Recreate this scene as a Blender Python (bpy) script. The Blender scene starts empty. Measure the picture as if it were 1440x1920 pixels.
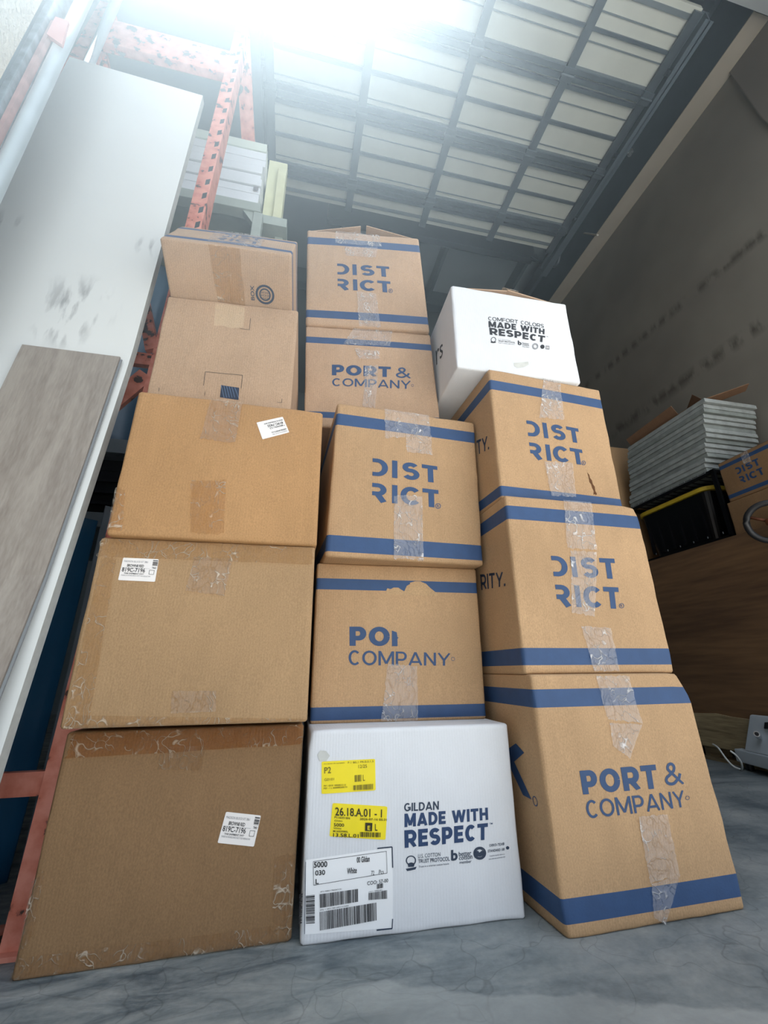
import bpy, bmesh, math, random
from mathutils import Vector, Matrix, noise
random.seed(7)
R=math.radians
sc=bpy.context.scene
# ---------------------------------------------------------------- camera, light, exposure
HD=R(12.3); PT=R(20.542); RL=R(-.469)
cam=bpy.data.objects.new('camera',bpy.data.cameras.new('camera')); sc.collection.objects.link(cam); sc.camera=cam
fwd=Vector((math.sin(HD)*math.cos(PT),math.cos(HD)*math.cos(PT),math.sin(PT)))
rt=Vector((math.cos(HD),-math.sin(HD),0)); up=rt.cross(fwd)
c,s=math.cos(RL),math.sin(RL)
r2=rt*c+up*s; u2=up*c-rt*s
cam.matrix_world=Matrix(((r2.x,u2.x,-fwd.x,0),(r2.y,u2.y,-fwd.y,0),(r2.z,u2.z,-fwd.z,.5),(0,0,0,1)))
cam.data.sensor_fit='VERTICAL'; cam.data.sensor_height=36; cam.data.sensor_width=27
cam.data.lens=795.033/1920*36; cam.data.clip_start=.01
sc.view_settings.view_transform='Standard'; sc.view_settings.look='None'; sc.view_settings.gamma=1
sc.view_settings.use_curve_mapping=False; sc.view_settings.exposure=-0.03
w=bpy.data.worlds.new('sky'); sc.world=w; w.use_nodes=True
wn=w.node_tree.nodes; wl=w.node_tree.links
bg=wn['Background']; bg.inputs['Strength'].default_value=1.7
sky=wn.new('ShaderNodeTexSky'); sky.sky_type='PREETHAM'; sky.turbidity=4; sky.sun_direction=(-.1,.03,.99)
mixc=wn.new('ShaderNodeMix'); mixc.data_type='RGBA'; mixc.inputs[0].default_value=.12; mixc.inputs[6].default_value=(.86,.93,1,1)
wl.new(sky.outputs[0],mixc.inputs[7]); wl.new(mixc.outputs[2],bg.inputs['Color'])
sd=bpy.data.lights.new('sun','SUN'); sd.energy=18.0; sd.angle=R(.6); sd.color=(1,.965,.91)
so=bpy.data.objects.new('sun',sd); sc.collection.objects.link(so)
sdir=Vector((-.11,.04,1)).normalized()
so.rotation_euler=sdir.to_track_quat('Z','Y').to_euler()
# ---------------------------------------------------------------- helpers
COL=sc.collection
def link(o,parent=None):
    COL.objects.link(o)
    if parent is not None:
        o.parent=parent; bpy_m=parent.matrix_basis.inverted(); o.matrix_parent_inverse=bpy_m
    return o
def tag(o,label=None,cat=None,group=None,kind=None):
    if label:o['label']=label
    if cat:o['category']=cat
    if group:o['group']=group
    if kind:o['kind']=kind
    return o
def mesh_obj(name,bm,mats,parent=None,smooth=False):
    bmesh.ops.recalc_face_normals(bm,faces=bm.faces) if smooth!='keep' else None
    me=bpy.data.meshes.new(name); bm.to_mesh(me); bm.free()
    for m in (mats if isinstance(mats,(list,tuple)) else [mats]): me.materials.append(m)
    if smooth is True:
        for p in me.polygons: p.use_smooth=True
    return link(bpy.data.objects.new(name,me),parent)
def empty(name,loc,label,cat,group=None):
    o=bpy.data.objects.new(name,None); o.empty_display_size=.1; COL.objects.link(o); o.location=loc
    tag(o,label,cat,group); return o
def add_hex(bm,P,mi=0,bev=0):
    """P: 8 points, bottom 4 ccw then top 4"""
    v=[bm.verts.new(p) for p in P]
    fs=[bm.faces.new([v[i] for i in f]) for f in ((0,3,2,1),(4,5,6,7),(0,1,5,4),(1,2,6,5),(2,3,7,6),(3,0,4,7))]
    for f in fs:f.material_index=mi
    if bev:
        r=bmesh.ops.bevel(bm,geom=list({e for f in fs for e in f.edges}),offset=bev,segments=2,affect='EDGES',profile=.6)
    return v
def box(bm,a,b,mi=0,bev=0):
    x0,y0,z0=a;x1,y1,z1=b
    add_hex(bm,[(x0,y0,z0),(x1,y0,z0),(x1,y1,z0),(x0,y1,z0),(x0,y0,z1),(x1,y0,z1),(x1,y1,z1),(x0,y1,z1)],mi,bev)
def bar(bm,p,q,w,h,upv=(0,0,1),mi=0,bev=0):
    p,q=Vector(p),Vector(q); d=(q-p).normalized(); u=Vector(upv); sx=d.cross(u).normalized(); u=sx.cross(d)
    a,b=sx*w/2,u*h/2
    add_hex(bm,[p-a-b,p+a-b,q+a-b,q-a-b,p-a+b,p+a+b,q+a+b,q-a+b],mi,bev)
def tube(bm,pts,r,seg=10,closed=False):
    pts=[Vector(p) for p in pts]; rings=[]; n=len(pts)
    for i,p in enumerate(pts):
        a=pts[(i-1)%n] if closed or i>0 else p; b=pts[(i+1)%n] if closed or i<n-1 else p
        d=(b-a).normalized(); u=Vector((0,0,1)) if abs(d.z)<.9 else Vector((1,0,0))
        x=d.cross(u).normalized(); y=d.cross(x)
        rings.append([bm.verts.new(p+r*(x*math.cos(2*math.pi*k/seg)+y*math.sin(2*math.pi*k/seg))) for k in range(seg)])
    for i in range(n if closed else n-1):
        A,B=rings[i],rings[(i+1)%n]
        for k in range(seg): bm.faces.new((A[k],A[(k+1)%seg],B[(k+1)%seg],B[k]))
    if not closed:
        bm.faces.new(rings[0]); bm.faces.new(rings[-1][::-1])
def B(): return bmesh.new()
# ---------------------------------------------------------------- materials
def srgb(h):
    h=h.lstrip('#'); v=[int(h[i:i+2],16)/255 for i in (0,2,4)]
    return tuple((x/12.92 if x<=.04045 else ((x+.055)/1.055)**2.4) for x in v)+(1,)
def mat(name,col,rough=.7,metal=0,bump=0,bscale=50,var=0,vscale=5,stretch=(1,1,1),col2=None,spec=.5,coat=0,bdist=.02):
    m=bpy.data.materials.new(name); m.use_nodes=True; nt=m.node_tree; N=nt.nodes; L=nt.links; p=N['Principled BSDF']
    col=srgb(col) if isinstance(col,str) else col
    p.inputs['Roughness'].default_value=rough; p.inputs['Metallic'].default_value=metal
    p.inputs['Specular IOR Level'].default_value=spec; p.inputs['Coat Weight'].default_value=coat
    p.inputs['Base Color'].default_value=col
    tc=N.new('ShaderNodeTexCoord'); mp=N.new('ShaderNodeMapping'); mp.inputs['Scale'].default_value=stretch
    L.new(tc.outputs['Object'],mp.inputs['Vector'])
    if var or col2:
        n=N.new('ShaderNodeTexNoise'); n.inputs['Scale'].default_value=vscale; n.inputs['Detail'].default_value=6
        L.new(mp.outputs[0],n.inputs['Vector'])
        cr=N.new('ShaderNodeValToRGB'); cr.color_ramp.elements[0].position=.35; cr.color_ramp.elements[1].position=.68
        c2=srgb(col2) if isinstance(col2,str) else tuple(x*(1-var) for x in col[:3])+(1,)
        cr.color_ramp.elements[0].color=c2; cr.color_ramp.elements[1].color=col
        L.new(n.outputs['Fac'],cr.inputs[0]); L.new(cr.outputs[0],p.inputs['Base Color'])
    if bump:
        n=N.new('ShaderNodeTexNoise'); n.inputs['Scale'].default_value=bscale; n.inputs['Detail'].default_value=5
        L.new(mp.outputs[0],n.inputs['Vector'])
        b=N.new('ShaderNodeBump'); b.inputs['Strength'].default_value=bump; b.inputs['Distance'].default_value=bdist
        L.new(n.outputs['Fac'],b.inputs['Height']); L.new(b.outputs[0],p.inputs['Normal'])
    return m
def kraft(name,col,dark=.84,grain=.9,white=False):
    m=bpy.data.materials.new(name); m.use_nodes=True; nt=m.node_tree; N=nt.nodes; L=nt.links; p=N['Principled BSDF']
    col=srgb(col); p.inputs['Roughness'].default_value=.78; p.inputs['Specular IOR Level'].default_value=.25
    tc=N.new('ShaderNodeTexCoord')
    def nz(scale,st=(1,1,1),det=4):
        mp=N.new('ShaderNodeMapping'); mp.inputs['Scale'].default_value=st; L.new(tc.outputs['Object'],mp.inputs[0])
        n=N.new('ShaderNodeTexNoise'); n.inputs['Scale'].default_value=scale; n.inputs['Detail'].default_value=det; L.new(mp.outputs[0],n.inputs['Vector']); return n
    a=nz(3.2); b=nz(420,(1,1,.6),2); d=nz(9,(3,3,1))
    def mul(fac_node,lo,prev,pos=(.3,.7)):
        r=N.new('ShaderNodeMapRange'); r.inputs['From Min'].default_value=pos[0]; r.inputs['From Max'].default_value=pos[1]
        r.inputs['To Min'].default_value=lo; r.inputs['To Max'].default_value=1; L.new(fac_node.outputs['Fac'],r.inputs['Value'])
        x=N.new('ShaderNodeMix'); x.data_type='RGBA'; x.blend_type='MULTIPLY'; x.inputs[0].default_value=1
        if isinstance(prev,tuple): x.inputs[6].default_value=prev
        else: L.new(prev,x.inputs[6])
        L.new(r.outputs[0],x.inputs[7]); return x.outputs[2]
    o=mul(a,dark,col); o=mul(b,grain-.12 if not white else .97,o); o=mul(d,.93 if not white else .97,o)
    L.new(o,p.inputs['Base Color'])
    # corrugation flutes and soft dents in the board
    wv=N.new('ShaderNodeTexWave'); wv.wave_type='BANDS'; wv.bands_direction='X'; wv.inputs['Scale'].default_value=48; wv.inputs['Distortion'].default_value=.4
    L.new(tc.outputs['Object'],wv.inputs['Vector'])
    b1=N.new('ShaderNodeBump'); b1.inputs['Strength'].default_value=.10; b1.inputs['Distance'].default_value=.002; L.new(wv.outputs['Fac'],b1.inputs['Height'])
    b2=N.new('ShaderNodeBump'); b2.inputs['Strength'].default_value=.35; b2.inputs['Distance'].default_value=.02
    dn=nz(5,(1,1,1),3); L.new(dn.outputs['Fac'],b2.inputs['Height']); L.new(b1.outputs[0],b2.inputs['Normal'])
    b3=N.new('ShaderNodeBump'); b3.inputs['Strength'].default_value=.12; b3.inputs['Distance'].default_value=.001; L.new(b.outputs['Fac'],b3.inputs['Height']); L.new(b2.outputs[0],b3.inputs['Normal'])
    L.new(b3.outputs[0],p.inputs['Normal'])
    return m
def tape_mat(name,tint,milk,mcol=(.86,.84,.82,1),ridge=1.0):
    m=bpy.data.materials.new(name); m.use_nodes=True; nt=m.node_tree; N=nt.nodes; L=nt.links; p=N['Principled BSDF']
    out=N['Material Output']
    p.inputs['Base Color'].default_value=mcol; p.inputs['Roughness'].default_value=.22; p.inputs['Specular IOR Level'].default_value=.7
    tr=N.new('ShaderNodeBsdfTransparent'); tr.inputs[0].default_value=tint
    tc=N.new('ShaderNodeTexCoord')
    ds=N.new('ShaderNodeTexNoise'); ds.inputs['Scale'].default_value=14; L.new(tc.outputs['Object'],ds.inputs['Vector'])
    ad=N.new('ShaderNodeMix'); ad.data_type='RGBA'; ad.blend_type='LINEAR_LIGHT'; ad.inputs[0].default_value=.09; L.new(tc.outputs['Object'],ad.inputs[6]); L.new(ds.outputs['Color'],ad.inputs[7])
    mp=N.new('ShaderNodeMapping'); mp.inputs['Scale'].default_value=(1.3,1.3,.55); L.new(ad.outputs[2],mp.inputs[0])
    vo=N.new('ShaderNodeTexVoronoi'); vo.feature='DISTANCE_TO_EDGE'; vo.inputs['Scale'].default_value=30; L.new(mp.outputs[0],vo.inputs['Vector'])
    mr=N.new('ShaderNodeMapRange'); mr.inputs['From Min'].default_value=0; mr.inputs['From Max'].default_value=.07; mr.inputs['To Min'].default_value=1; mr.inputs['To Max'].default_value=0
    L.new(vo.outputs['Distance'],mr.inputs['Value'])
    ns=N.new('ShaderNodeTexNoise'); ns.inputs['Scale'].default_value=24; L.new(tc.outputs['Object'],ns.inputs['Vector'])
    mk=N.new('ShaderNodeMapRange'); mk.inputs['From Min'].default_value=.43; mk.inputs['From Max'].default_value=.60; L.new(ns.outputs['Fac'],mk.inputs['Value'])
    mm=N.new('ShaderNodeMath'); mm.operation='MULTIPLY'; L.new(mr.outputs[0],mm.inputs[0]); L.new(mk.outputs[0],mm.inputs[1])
    fa=N.new('ShaderNodeMath'); fa.operation='MULTIPLY_ADD'; fa.inputs[1].default_value=.5*ridge; fa.inputs[2].default_value=milk; L.new(mm.outputs[0],fa.inputs[0])  # whitened ridges: trapped air plus wrinkle highlights put into the colour
    bp=N.new('ShaderNodeBump'); bp.inputs['Strength'].default_value=.8; bp.inputs['Distance'].default_value=.004; L.new(mr.outputs[0],bp.inputs['Height']); L.new(bp.outputs[0],p.inputs['Normal'])
    ms=N.new('ShaderNodeMixShader'); L.new(fa.outputs[0],ms.inputs[0]); L.new(tr.outputs[0],ms.inputs[1]); L.new(p.outputs[0],ms.inputs[2])
    L.new(ms.outputs[0],out.inputs['Surface'])
    return m
M={}
M['kraft']=kraft('kraft_cardboard','#C6A27B')
M['kraft_pale']=kraft('pale_kraft_cardboard','#C9A98C')
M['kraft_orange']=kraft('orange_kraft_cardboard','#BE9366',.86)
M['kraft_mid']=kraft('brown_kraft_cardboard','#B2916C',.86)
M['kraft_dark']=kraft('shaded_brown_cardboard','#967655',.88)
M['kraft_white']=kraft('white_coated_cardboard','#DFE1E5',.95,1,True)
M['blue']=mat('blue_stripe_print','#2E4C76',.6,var=.12,vscale=30,bump=.15,bscale=200,bdist=.002)
M['ink']=mat('navy_blue_ink','#2B4870',.6,var=.12,vscale=40)
M['ink2']=mat('deep_blue_ink','#1C3C66',.55,var=.15,vscale=60)
M['inkd']=mat('dark_slate_ink','#27364C',.6)
M['black']=mat('black_ink','#1C1D22',.6)
M['grey']=mat('grey_ink','#85868A',.6)
M['white']=mat('white_label_paper','#ECE7E4',.5,var=.04,vscale=20)
M['paper']=mat('white_paper_sleeve','#F1F2F4',.35,bump=.2,bscale=12,bdist=.004)
M['yellow']=mat('yellow_label_paper','#F4DE10',.5,var=.08,vscale=20)
M['olive']=mat('faded_thermal_print','#6E6410',.6)
M['olive2']=mat('dark_thermal_print','#2E2A08',.6)
M['torn']=kraft('torn_liner_board','#C8A67E',.93,.85)
M['torn_pale']=kraft('torn_pale_board','#D3B798',.93,.9)
M['faint']=mat('faint_dirt','#CCCDC8',.8,var=.15,vscale=40)
M['navy']=mat('navy_sticker','#222F48',.5,var=.3,vscale=60)
M['steel']=mat('grey_blue_print','#6F87A8',.5)
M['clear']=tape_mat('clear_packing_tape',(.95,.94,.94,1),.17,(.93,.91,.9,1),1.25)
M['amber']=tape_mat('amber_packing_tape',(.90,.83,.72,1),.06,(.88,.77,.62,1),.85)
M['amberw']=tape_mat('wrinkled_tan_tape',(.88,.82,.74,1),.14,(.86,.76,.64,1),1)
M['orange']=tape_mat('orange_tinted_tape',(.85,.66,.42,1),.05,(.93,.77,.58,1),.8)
# ---------------------------------------------------------------- printed matter
TXT={}
def text_mesh(s,bold):
    k=(s,bold)
    if k in TXT: return TXT[k]
    cu=bpy.data.curves.new('lettering','FONT'); cu.body=s; cu.offset=bold*.62; cu.resolution_u=3
    if bold>=.04: cu.space_character=1.12
    o=bpy.data.objects.new('lettering',cu); COL.objects.link(o)
    dg=bpy.context.evaluated_depsgraph_get(); me=bpy.data.meshes.new_from_object(o.evaluated_get(dg))
    vs=[(v.co.x,v.co.y) for v in me.vertices]; fs=[list(p.vertices) for p in me.polygons]
    bpy.data.objects.remove(o); bpy.data.curves.remove(cu); bpy.data.meshes.remove(me)
    if not vs: TXT[k]=([],[]); return TXT[k]
    x0=min(v[0] for v in vs);x1=max(v[0] for v in vs);y0=min(v[1] for v in vs);y1=max(v[1] for v in vs)
    TXT[k]=([((x-x0)/(x1-x0),(y-y0)/(y1-y0)) for x,y in vs],fs); return TXT[k]
def stroke(path,th,vs,fs):
    """flat ribbon of width th along a polyline"""
    n=len(path); b=len(vs)
    for i,(x,y) in enumerate(path):
        a=path[max(i-1,0)]; c=path[min(i+1,n-1)]; dx,dy=c[0]-a[0],c[1]-a[1]; l=math.hypot(dx,dy) or 1
        nx,ny=-dy/l*th/2,dx/l*th/2; vs+= [(x+nx,y+ny),(x-nx,y-ny)]
    for i in range(n-1): fs.append([b+2*i,b+2*i+1,b+2*i+3,b+2*i+2])
def arc(cx,cy,rx,ry,a0,a1,n=14): return [(cx+rx*math.cos(R(a0+(a1-a0)*i/n)),cy+ry*math.sin(R(a0+(a1-a0)*i/n))) for i in range(n+1)]
def district_mesh():
    """two rows of four wide-set capitals; the D and the R lack their stems"""
    vs,fs=[],[]; t=.088; H=.40
    def row(y,letters):
        for ch,x in letters:
            y0,y1=y,y+H
            if ch=='D': stroke([(x,y1-t/2),(x+.07,y1-t/2)]+arc(x+.07,y+H/2,.115,H/2-t/2,90,-90)+[(x+.07,y0+t/2),(x,y0+t/2)],t,vs,fs)
            if ch=='R':
                stroke([(x,y1-t/2),(x+.08,y1-t/2)]+arc(x+.08,y1-.135,.085,.135-t/2,90,-90)+[(x+.08,y1-.27+t/2),(x,y1-.27+t/2)],t,vs,fs)
                stroke([(x+.075,y+.17),(x+.17,y0)],t*1.05,vs,fs)
            if ch=='I': stroke([(x+.04,y0),(x+.04,y1)],t*.92,vs,fs)
            if ch=='T': stroke([(x,y1-t/2),(x+.25,y1-t/2)],t,vs,fs); stroke([(x+.135,y0),(x+.135,y1-t/2)],t,vs,fs)
            if ch=='C': stroke(arc(x+.15,y+H/2,.115,H/2-t/2,42,318,22),t,vs,fs)
            if ch=='S': stroke(arc(x+.12,y1-t/2-.078,.085,.078,30,250,12)[:-1]+arc(x+.12,y0+t/2+.085,.09,.085,75,-150,14),t,vs,fs)
    row(.56,(('D',0),('I',.29),('S',.455),('T',.75))); row(.0,(('R',0),('I',.29),('C',.425),('T',.75)))
    return [(x,y/.96) for x,y in vs],fs

def glyph(ch,t):
    """stroke paths of a wide sans capital inside width w, height 1; t = stroke weight"""
    h=t/2; W={'I':t,'M':.92,'W':1.18,'O':.84,'C':.70,'G':.82,'&':.86,'E':.58,'F':.56,'L':.54,'S':.66,'T':.68,'P':.66,'R':.72,'A':.84,'Y':.80,'K':.76,' ':.34,'.':t}.get(ch,.74)
    w=max(W,t); x0,x1,y0,y1=h,w-h,h,1-h; mx=w/2; P=[]; dg=h*.9
    el=lambda cx,cy,rx,ry,a0,a1,n=22: arc(cx,cy,rx,ry,a0,a1,n)
    if ch=='I': P=[[(mx,0),(mx,1)]]
    elif ch=='L': P=[[(x0,0),(x0,1)],[(0,y0),(w,y0)]]
    elif ch=='T': P=[[(0,y1),(w,y1)],[(mx,0),(mx,1)]]
    elif ch=='H': P=[[(x0,0),(x0,1)],[(x1,0),(x1,1)],[(x0,.5),(x1,.5)]]
    elif ch=='E': P=[[(x0,0),(x0,1)],[(0,y1),(w,y1)],[(0,y0),(w,y0)],[(0,.5),(w*.92,.5)]]
    elif ch=='F': P=[[(x0,0),(x0,1)],[(0,y1),(w,y1)],[(0,.47),(w*.9,.47)]]
    elif ch=='N': P=[[(x0,0),(x0,1)],[(x1,0),(x1,1)],[(x0,1-dg*.4),(x1,dg*.4)]]
    elif ch=='M': P=[[(x0,0),(x0,1)],[(x1,0),(x1,1)],[(x0+h*.2,1),(mx,.12)],[(x1-h*.2,1),(mx,.12)]]
    elif ch=='A': P=[[(dg,0),(mx,1)],[(w-dg,0),(mx,1)],[(w*.2,.26),(w*.8,.26)]]
    elif ch=='W': P=[[(dg,1),(w*.29,0)],[(w*.29,0),(mx,1)],[(mx,1),(w*.71,0)],[(w*.71,0),(w-dg,1)]]
    elif ch=='Y': P=[[(dg,1),(mx,.42)],[(w-dg,1),(mx,.42)],[(mx,0),(mx,.46)]]
    elif ch=='K': P=[[(x0,0),(x0,1)],[(w-dg,1),(x0,.36)],[(w*.38,.58),(w-dg*.9,0)]]
    elif ch=='O': P=[el(mx,.5,mx-h,.5-h,0,360,32)]
    elif ch=='C': P=[el(mx+.02,.5,mx-h,.5-h,45,315)]
    elif ch=='G': P=[el(mx,.5,mx-h,.5-h,48,345),[(mx+.05,.44),(w,.44)],[(x1,.44),(x1,.12)]]
    elif ch=='D': P=[[(x0,0),(x0,1)],[(0,y1),(w*.42,y1)]+el(w*.42,.5,w*.58-h,.5-h,90,-90)+[(w*.42,y0),(0,y0)]]
    elif ch in 'PR':
        b=.40; P=[[(x0,0),(x0,1)],[(0,y1),(w*.55,y1)]+el(w*.55,(y1+b)/2,w*.45-h,(y1-b)/2,90,-90)+[(w*.55,b),(0,b)]]
        if ch=='R': P.append([(w*.5,b),(w-dg,0)])
    elif ch=='S':
        r=(1-2*h)/4; P=[el(mx,y1-r,mx-h,r,28,270,16)[:-1]+el(mx,y0+r,mx-h,r,90,-152,16)]
    elif ch=='U': P=[[(x0,1),(x0,.4)]+el(mx,.4,mx-h,.4-h,180,360)+[(x1,.4),(x1,1)]]
    elif ch=='&': P=[[(w*1.0,0),(w*.28,.66)]+el(w*.42,.76,w*.19,.24-h,195,-10,14)+[(w*.56,.62),(w*.2,.40)]+el(w*.36,.25,w*.36-h,.25-h,130,330,12)+[(w*.82,.30),(w*.9,.48)]]
    elif ch=='.': P=[[(mx,0),(mx,t)]]
    return P,w
def stroke_text(s,t,gap=None):
    vs,fs=[],[]; x=0; gap=.10 if gap is None else gap
    for ch in s:
        P,w=glyph(ch,t)
        for p in P:
            b=len(vs); stroke(p,t,vs,fs)
            for i in range(b,len(vs)): vs[i]=(vs[i][0]+x,min(max(vs[i][1],0),1))
        x+=w+gap
    x-=gap
    return [(a/x,b) for a,b in vs],fs
BIG={'PORT':.24,'&':.13,'COMPANY':.14,'PO':.24,'MADE WITH':.235,'RESPECT':.235,'GILDAN':.18,'COMFORT COLORS':.13,'K':.24,'RITY.':.17,'TY.':.17}
def bil(q,a,b):
    """q: TL,TR,BR,BL in face uv; a across, b up"""
    (x0,y0),(x1,y1),(x2,y2),(x3,y3)=q
    return ((x3*(1-a)+x2*a)*(1-b)+(x0*(1-a)+x1*a)*b,(y3*(1-a)+y2*a)*(1-b)+(y0*(1-a)+y1*a)*b)
class Carton:
    def __init__(s,fmap,name,label,body,stripes=(),ridx=None,seed=0,bulge=.004,crush=None,smoothness=12):
        """fmap(a,b,c)->point, a across, b up, c into the depth; all 0..1"""
        s.crush=crush or (); s.P0=fmap; s.bulge=bulge; s.seed=seed; s.off=0; s.groups={}; s.label_n=0
        o=fmap(.5,0,.5); s.root=empty(name,o,label,'box')
        ts=lambda ex,n:sorted(set([0,.012,.03]+[round(.03+.94*i/n,4) for i in range(1,n)]+[.97,.988,1]+ex))
        A=ts([],smoothness); Cc=ts([],5); ex=[]
        for z0,z1 in stripes: ex+= [z0,z1]
        Bb=[t for t in ts([],smoothness) if all(abs(t-e)>.012 for e in ex)]+ex; Bb=sorted(set(Bb))
        bm=B(); V={}
        nA,nB,nC=len(A)-1,len(Bb)-1,len(Cc)-1
        def vert(i,j,k):
            if (i,j,k) in V: return V[i,j,k]
            a,b,c=A[i],Bb[j],Cc[k]
            ext=[a in(0,1),b in(0,1),c in(0,1)]
            if sum(ext)>=2:
                g=.004*(1 if sum(ext)==2 else 1.8)
                if ext[0]: a+=g if a==0 else -g
                if ext[1]: b+=g if b==0 else -g
                if ext[2]: c+=g if c==0 else -g
            q=s.pt(a,b,c)
            if sum(ext)>=2:
                sd_=s.seed*3.7; q=q+Vector((noise.noise(Vector((q.x*16,q.z*16,sd_))),noise.noise(Vector((q.x*16+9,q.z*16,sd_))),.5*min(0,noise.noise(Vector((q.x*14,q.y*14,sd_+5))))))*.0032
            for (ca,cb,cc),rad,dx,dy,dz in s.crush:
                dd=math.sqrt((a-ca)**2+(b-cb)**2+(c-cc)**2)
                if dd<rad: q=q+Vector((dx,dy,dz))*(1-dd/rad)
            V[i,j,k]=bm.verts.new(q); return V[i,j,k]
        def quad(f,v,mi):
            face=bm.faces.new(v); face.material_index=mi
        def strip(j):
            m=(Bb[j]+Bb[j+1])/2
            return 1 if any(z0<m<z1 for z0,z1 in stripes) else 0
        for i in range(nA):
            for j in range(nB):
                for k in (0,nC): quad(0,[vert(i,j,k),vert(i+1,j,k),vert(i+1,j+1,k),vert(i,j+1,k)],strip(j))
        for k in range(nC):
            for j in range(nB):
                for i in (0,nA): quad(0,[vert(i,j,k),vert(i,j,k+1),vert(i,j+1,k+1),vert(i,j+1,k)],strip(j))
            for i in range(nA):
                for j in (0,nB): quad(0,[vert(i,j,k),vert(i+1,j,k),vert(i+1,j,k+1),vert(i,j,k+1)],0)
        s.body=mesh_obj('body',bm,[M[body],M['blue']],s.root,True)
    def pt(s,a,b,c):
        p=Vector(s.P0(a,b,c))
        if s.bulge:
            e=max(0,math.sin(math.pi*min(max(a,0),1)))*max(0,math.sin(math.pi*min(max(b,0),1)))
            nv=noise.noise(Vector((a*2.3+s.seed*7.1,b*2.3,c+s.seed)))
            d=(Vector(s.P0(a,b,0))-Vector(s.P0(a,b,1))).normalized()
            p+=d*(s.bulge*e+ .004*e*nv)*max(0,1-c*3)
        return p
    def face(s,u,v,off,side='front'):
        if side=='front': p=s.pt(u,v,0); n=(Vector(s.P0(u,v,0))-Vector(s.P0(u,v,1))).normalized()
        elif side=='left': p=s.pt(0,v,u); n=(Vector(s.P0(0,v,u))-Vector(s.P0(1,v,u))).normalized()
        elif side=='bottom': p=s.pt(u,0,v); n=(Vector(s.P0(u,0,v))-Vector(s.P0(u,1,v))).normalized()
        return p+n*off
    def put(s,part,vs,fs,q,off,m,side='front'):
        g=s.groups.setdefault(part,[B(),[]])
        if m not in g[1]: g[1].append(m)
        mi=g[1].index(m); bm=g[0]
        bv=[bm.verts.new(s.face(*bil(q,x,y),off,side)) for x,y in vs]
        for f in fs:
            try: fc=bm.faces.new([bv[i] for i in f]); fc.material_index=mi
            except ValueError: pass
    def grid(s,nu,nv):
        vs=[(i/nu,j/nv) for j in range(nv+1) for i in range(nu+1)]
        fs=[[j*(nu+1)+i,j*(nu+1)+i+1,(j+1)*(nu+1)+i+1,(j+1)*(nu+1)+i] for j in range(nv) for i in range(nu)]
        return vs,fs
    def decal(s,kind,part,text,q,arg,m,side='front'):
        s.off+=.000012
        base=.0007
        if '/' in part:
            base=.0017; part=part.split('/')[0]+'#%d/'%s.label_n+part.split('/')[1]
        if part in('barcode','shipping_text','printed_bracket'): base=.0012
        if kind=='text': vs,fs=stroke_text(text,BIG[text]) if text in BIG else text_mesh(text,arg); s.put(part,vs,fs,q,base+s.off,m,side)
        elif kind=='district': vs,fs=district_mesh(); s.put(part,vs,fs,q,base+s.off,m,side)
        elif kind=='ring':
            n=24; vs=[];fs=[]
            for k in range(n):
                a=2*math.pi*k/n
                vs+= [(.5+.5*math.cos(a),.5+.5*math.sin(a)),(.5+.39*math.cos(a),.5+.39*math.sin(a))]
            if arg: fs=[list(range(0,2*n,2))]
            else: fs=[[2*k,2*((k+1)%n),2*((k+1)%n)+1,2*k+1] for k in range(n)]
            s.put(part,vs,fs,q,base+s.off,m,side)
        elif kind=='barcode':
            rr=random.Random(int(text)*13+5); vs=[];fs=[]; x=0; ws=[]
            for k in range(arg): ws.append((rr.choice((1,1,2,3)),rr.choice((1,1,2))))
            tot=sum(a+b for a,b in ws)
            for a,b in ws:
                i=len(vs); vs+=[(x/tot,0),((x+a)/tot,0),((x+a)/tot,1),(x/tot,1)]; fs.append([i,i+1,i+2,i+3]); x+=a+b
            key=part if '/' in part else part+'#%d'%int(text)
            s.put(key,vs,fs,q,base+s.off,m,side)
        elif kind=='line':
            (x0,y0),(x1,y1)=q; A_=s.face(x0,y0,0,side);B_=s.face(x1,y1,0,side); t=arg*.00045/2
            L_=(B_-A_).length
            W=(s.face(1,.5,0,side)-s.face(0,.5,0,side)).length; H=(s.face(.5,1,0,side)-s.face(.5,0,0,side)).length
            dx,dy=(x1-x0)*W,(y1-y0)*H; l=math.hypot(dx,dy); nx,ny=-dy/l*t/W,dx/l*t/H
            qq=[(x0+nx,y0+ny),(x1+nx,y1+ny),(x1-nx,y1-ny),(x0-nx,y0-ny)]
            s.put(part,[(0,0),(1,0),(1,1),(0,1)],[[0,1,2,3]],qq,base+s.off,m,side)
        elif kind=='poly':
            if part=='paper_sleeve':
                vs,fs=s.grid(8,8); s.put(part,vs,fs,q,.0004,m,side)
            else:
                o={'torn_paper_patch':.0006,'smudge':.0004,'blue_sticker':.0007}.get(part,base)
                g=s.groups.setdefault(part,[B(),[]])
                if m not in g[1]: g[1].append(m)
                bm=g[0]; bv=[bm.verts.new(s.face(x,y,o+s.off,side)) for x,y in q]
                f=bm.faces.new(bv); f.material_index=g[1].index(m)
                if len(bv)>4: bmesh.ops.triangulate(bm,faces=[f])
        elif kind=='label':
            s.label_n+=1; vs,fs=s.grid(6,6)
            # rounded paper label with a real thickness
            bm=B(); e=.035
            out=[]
            for cx,cy,a0 in ((1-e,1-e,0),(e,1-e,90),(e,e,180),(1-e,e,270)):
                out+=[(cx+e*math.cos(R(a0+k*30)),cy+e*math.sin(R(a0+k*30))) for k in range(4)]
            top=[bm.verts.new(s.face(*bil(q,x,y),.0011,side)) for x,y in out]
            bot=[bm.verts.new(s.face(*bil(q,x,y),.0002,side)) for x,y in out]
            cv=bm.verts.new(s.face(*bil(q,.5,.5),.0013,side))
            n=len(out)
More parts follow.
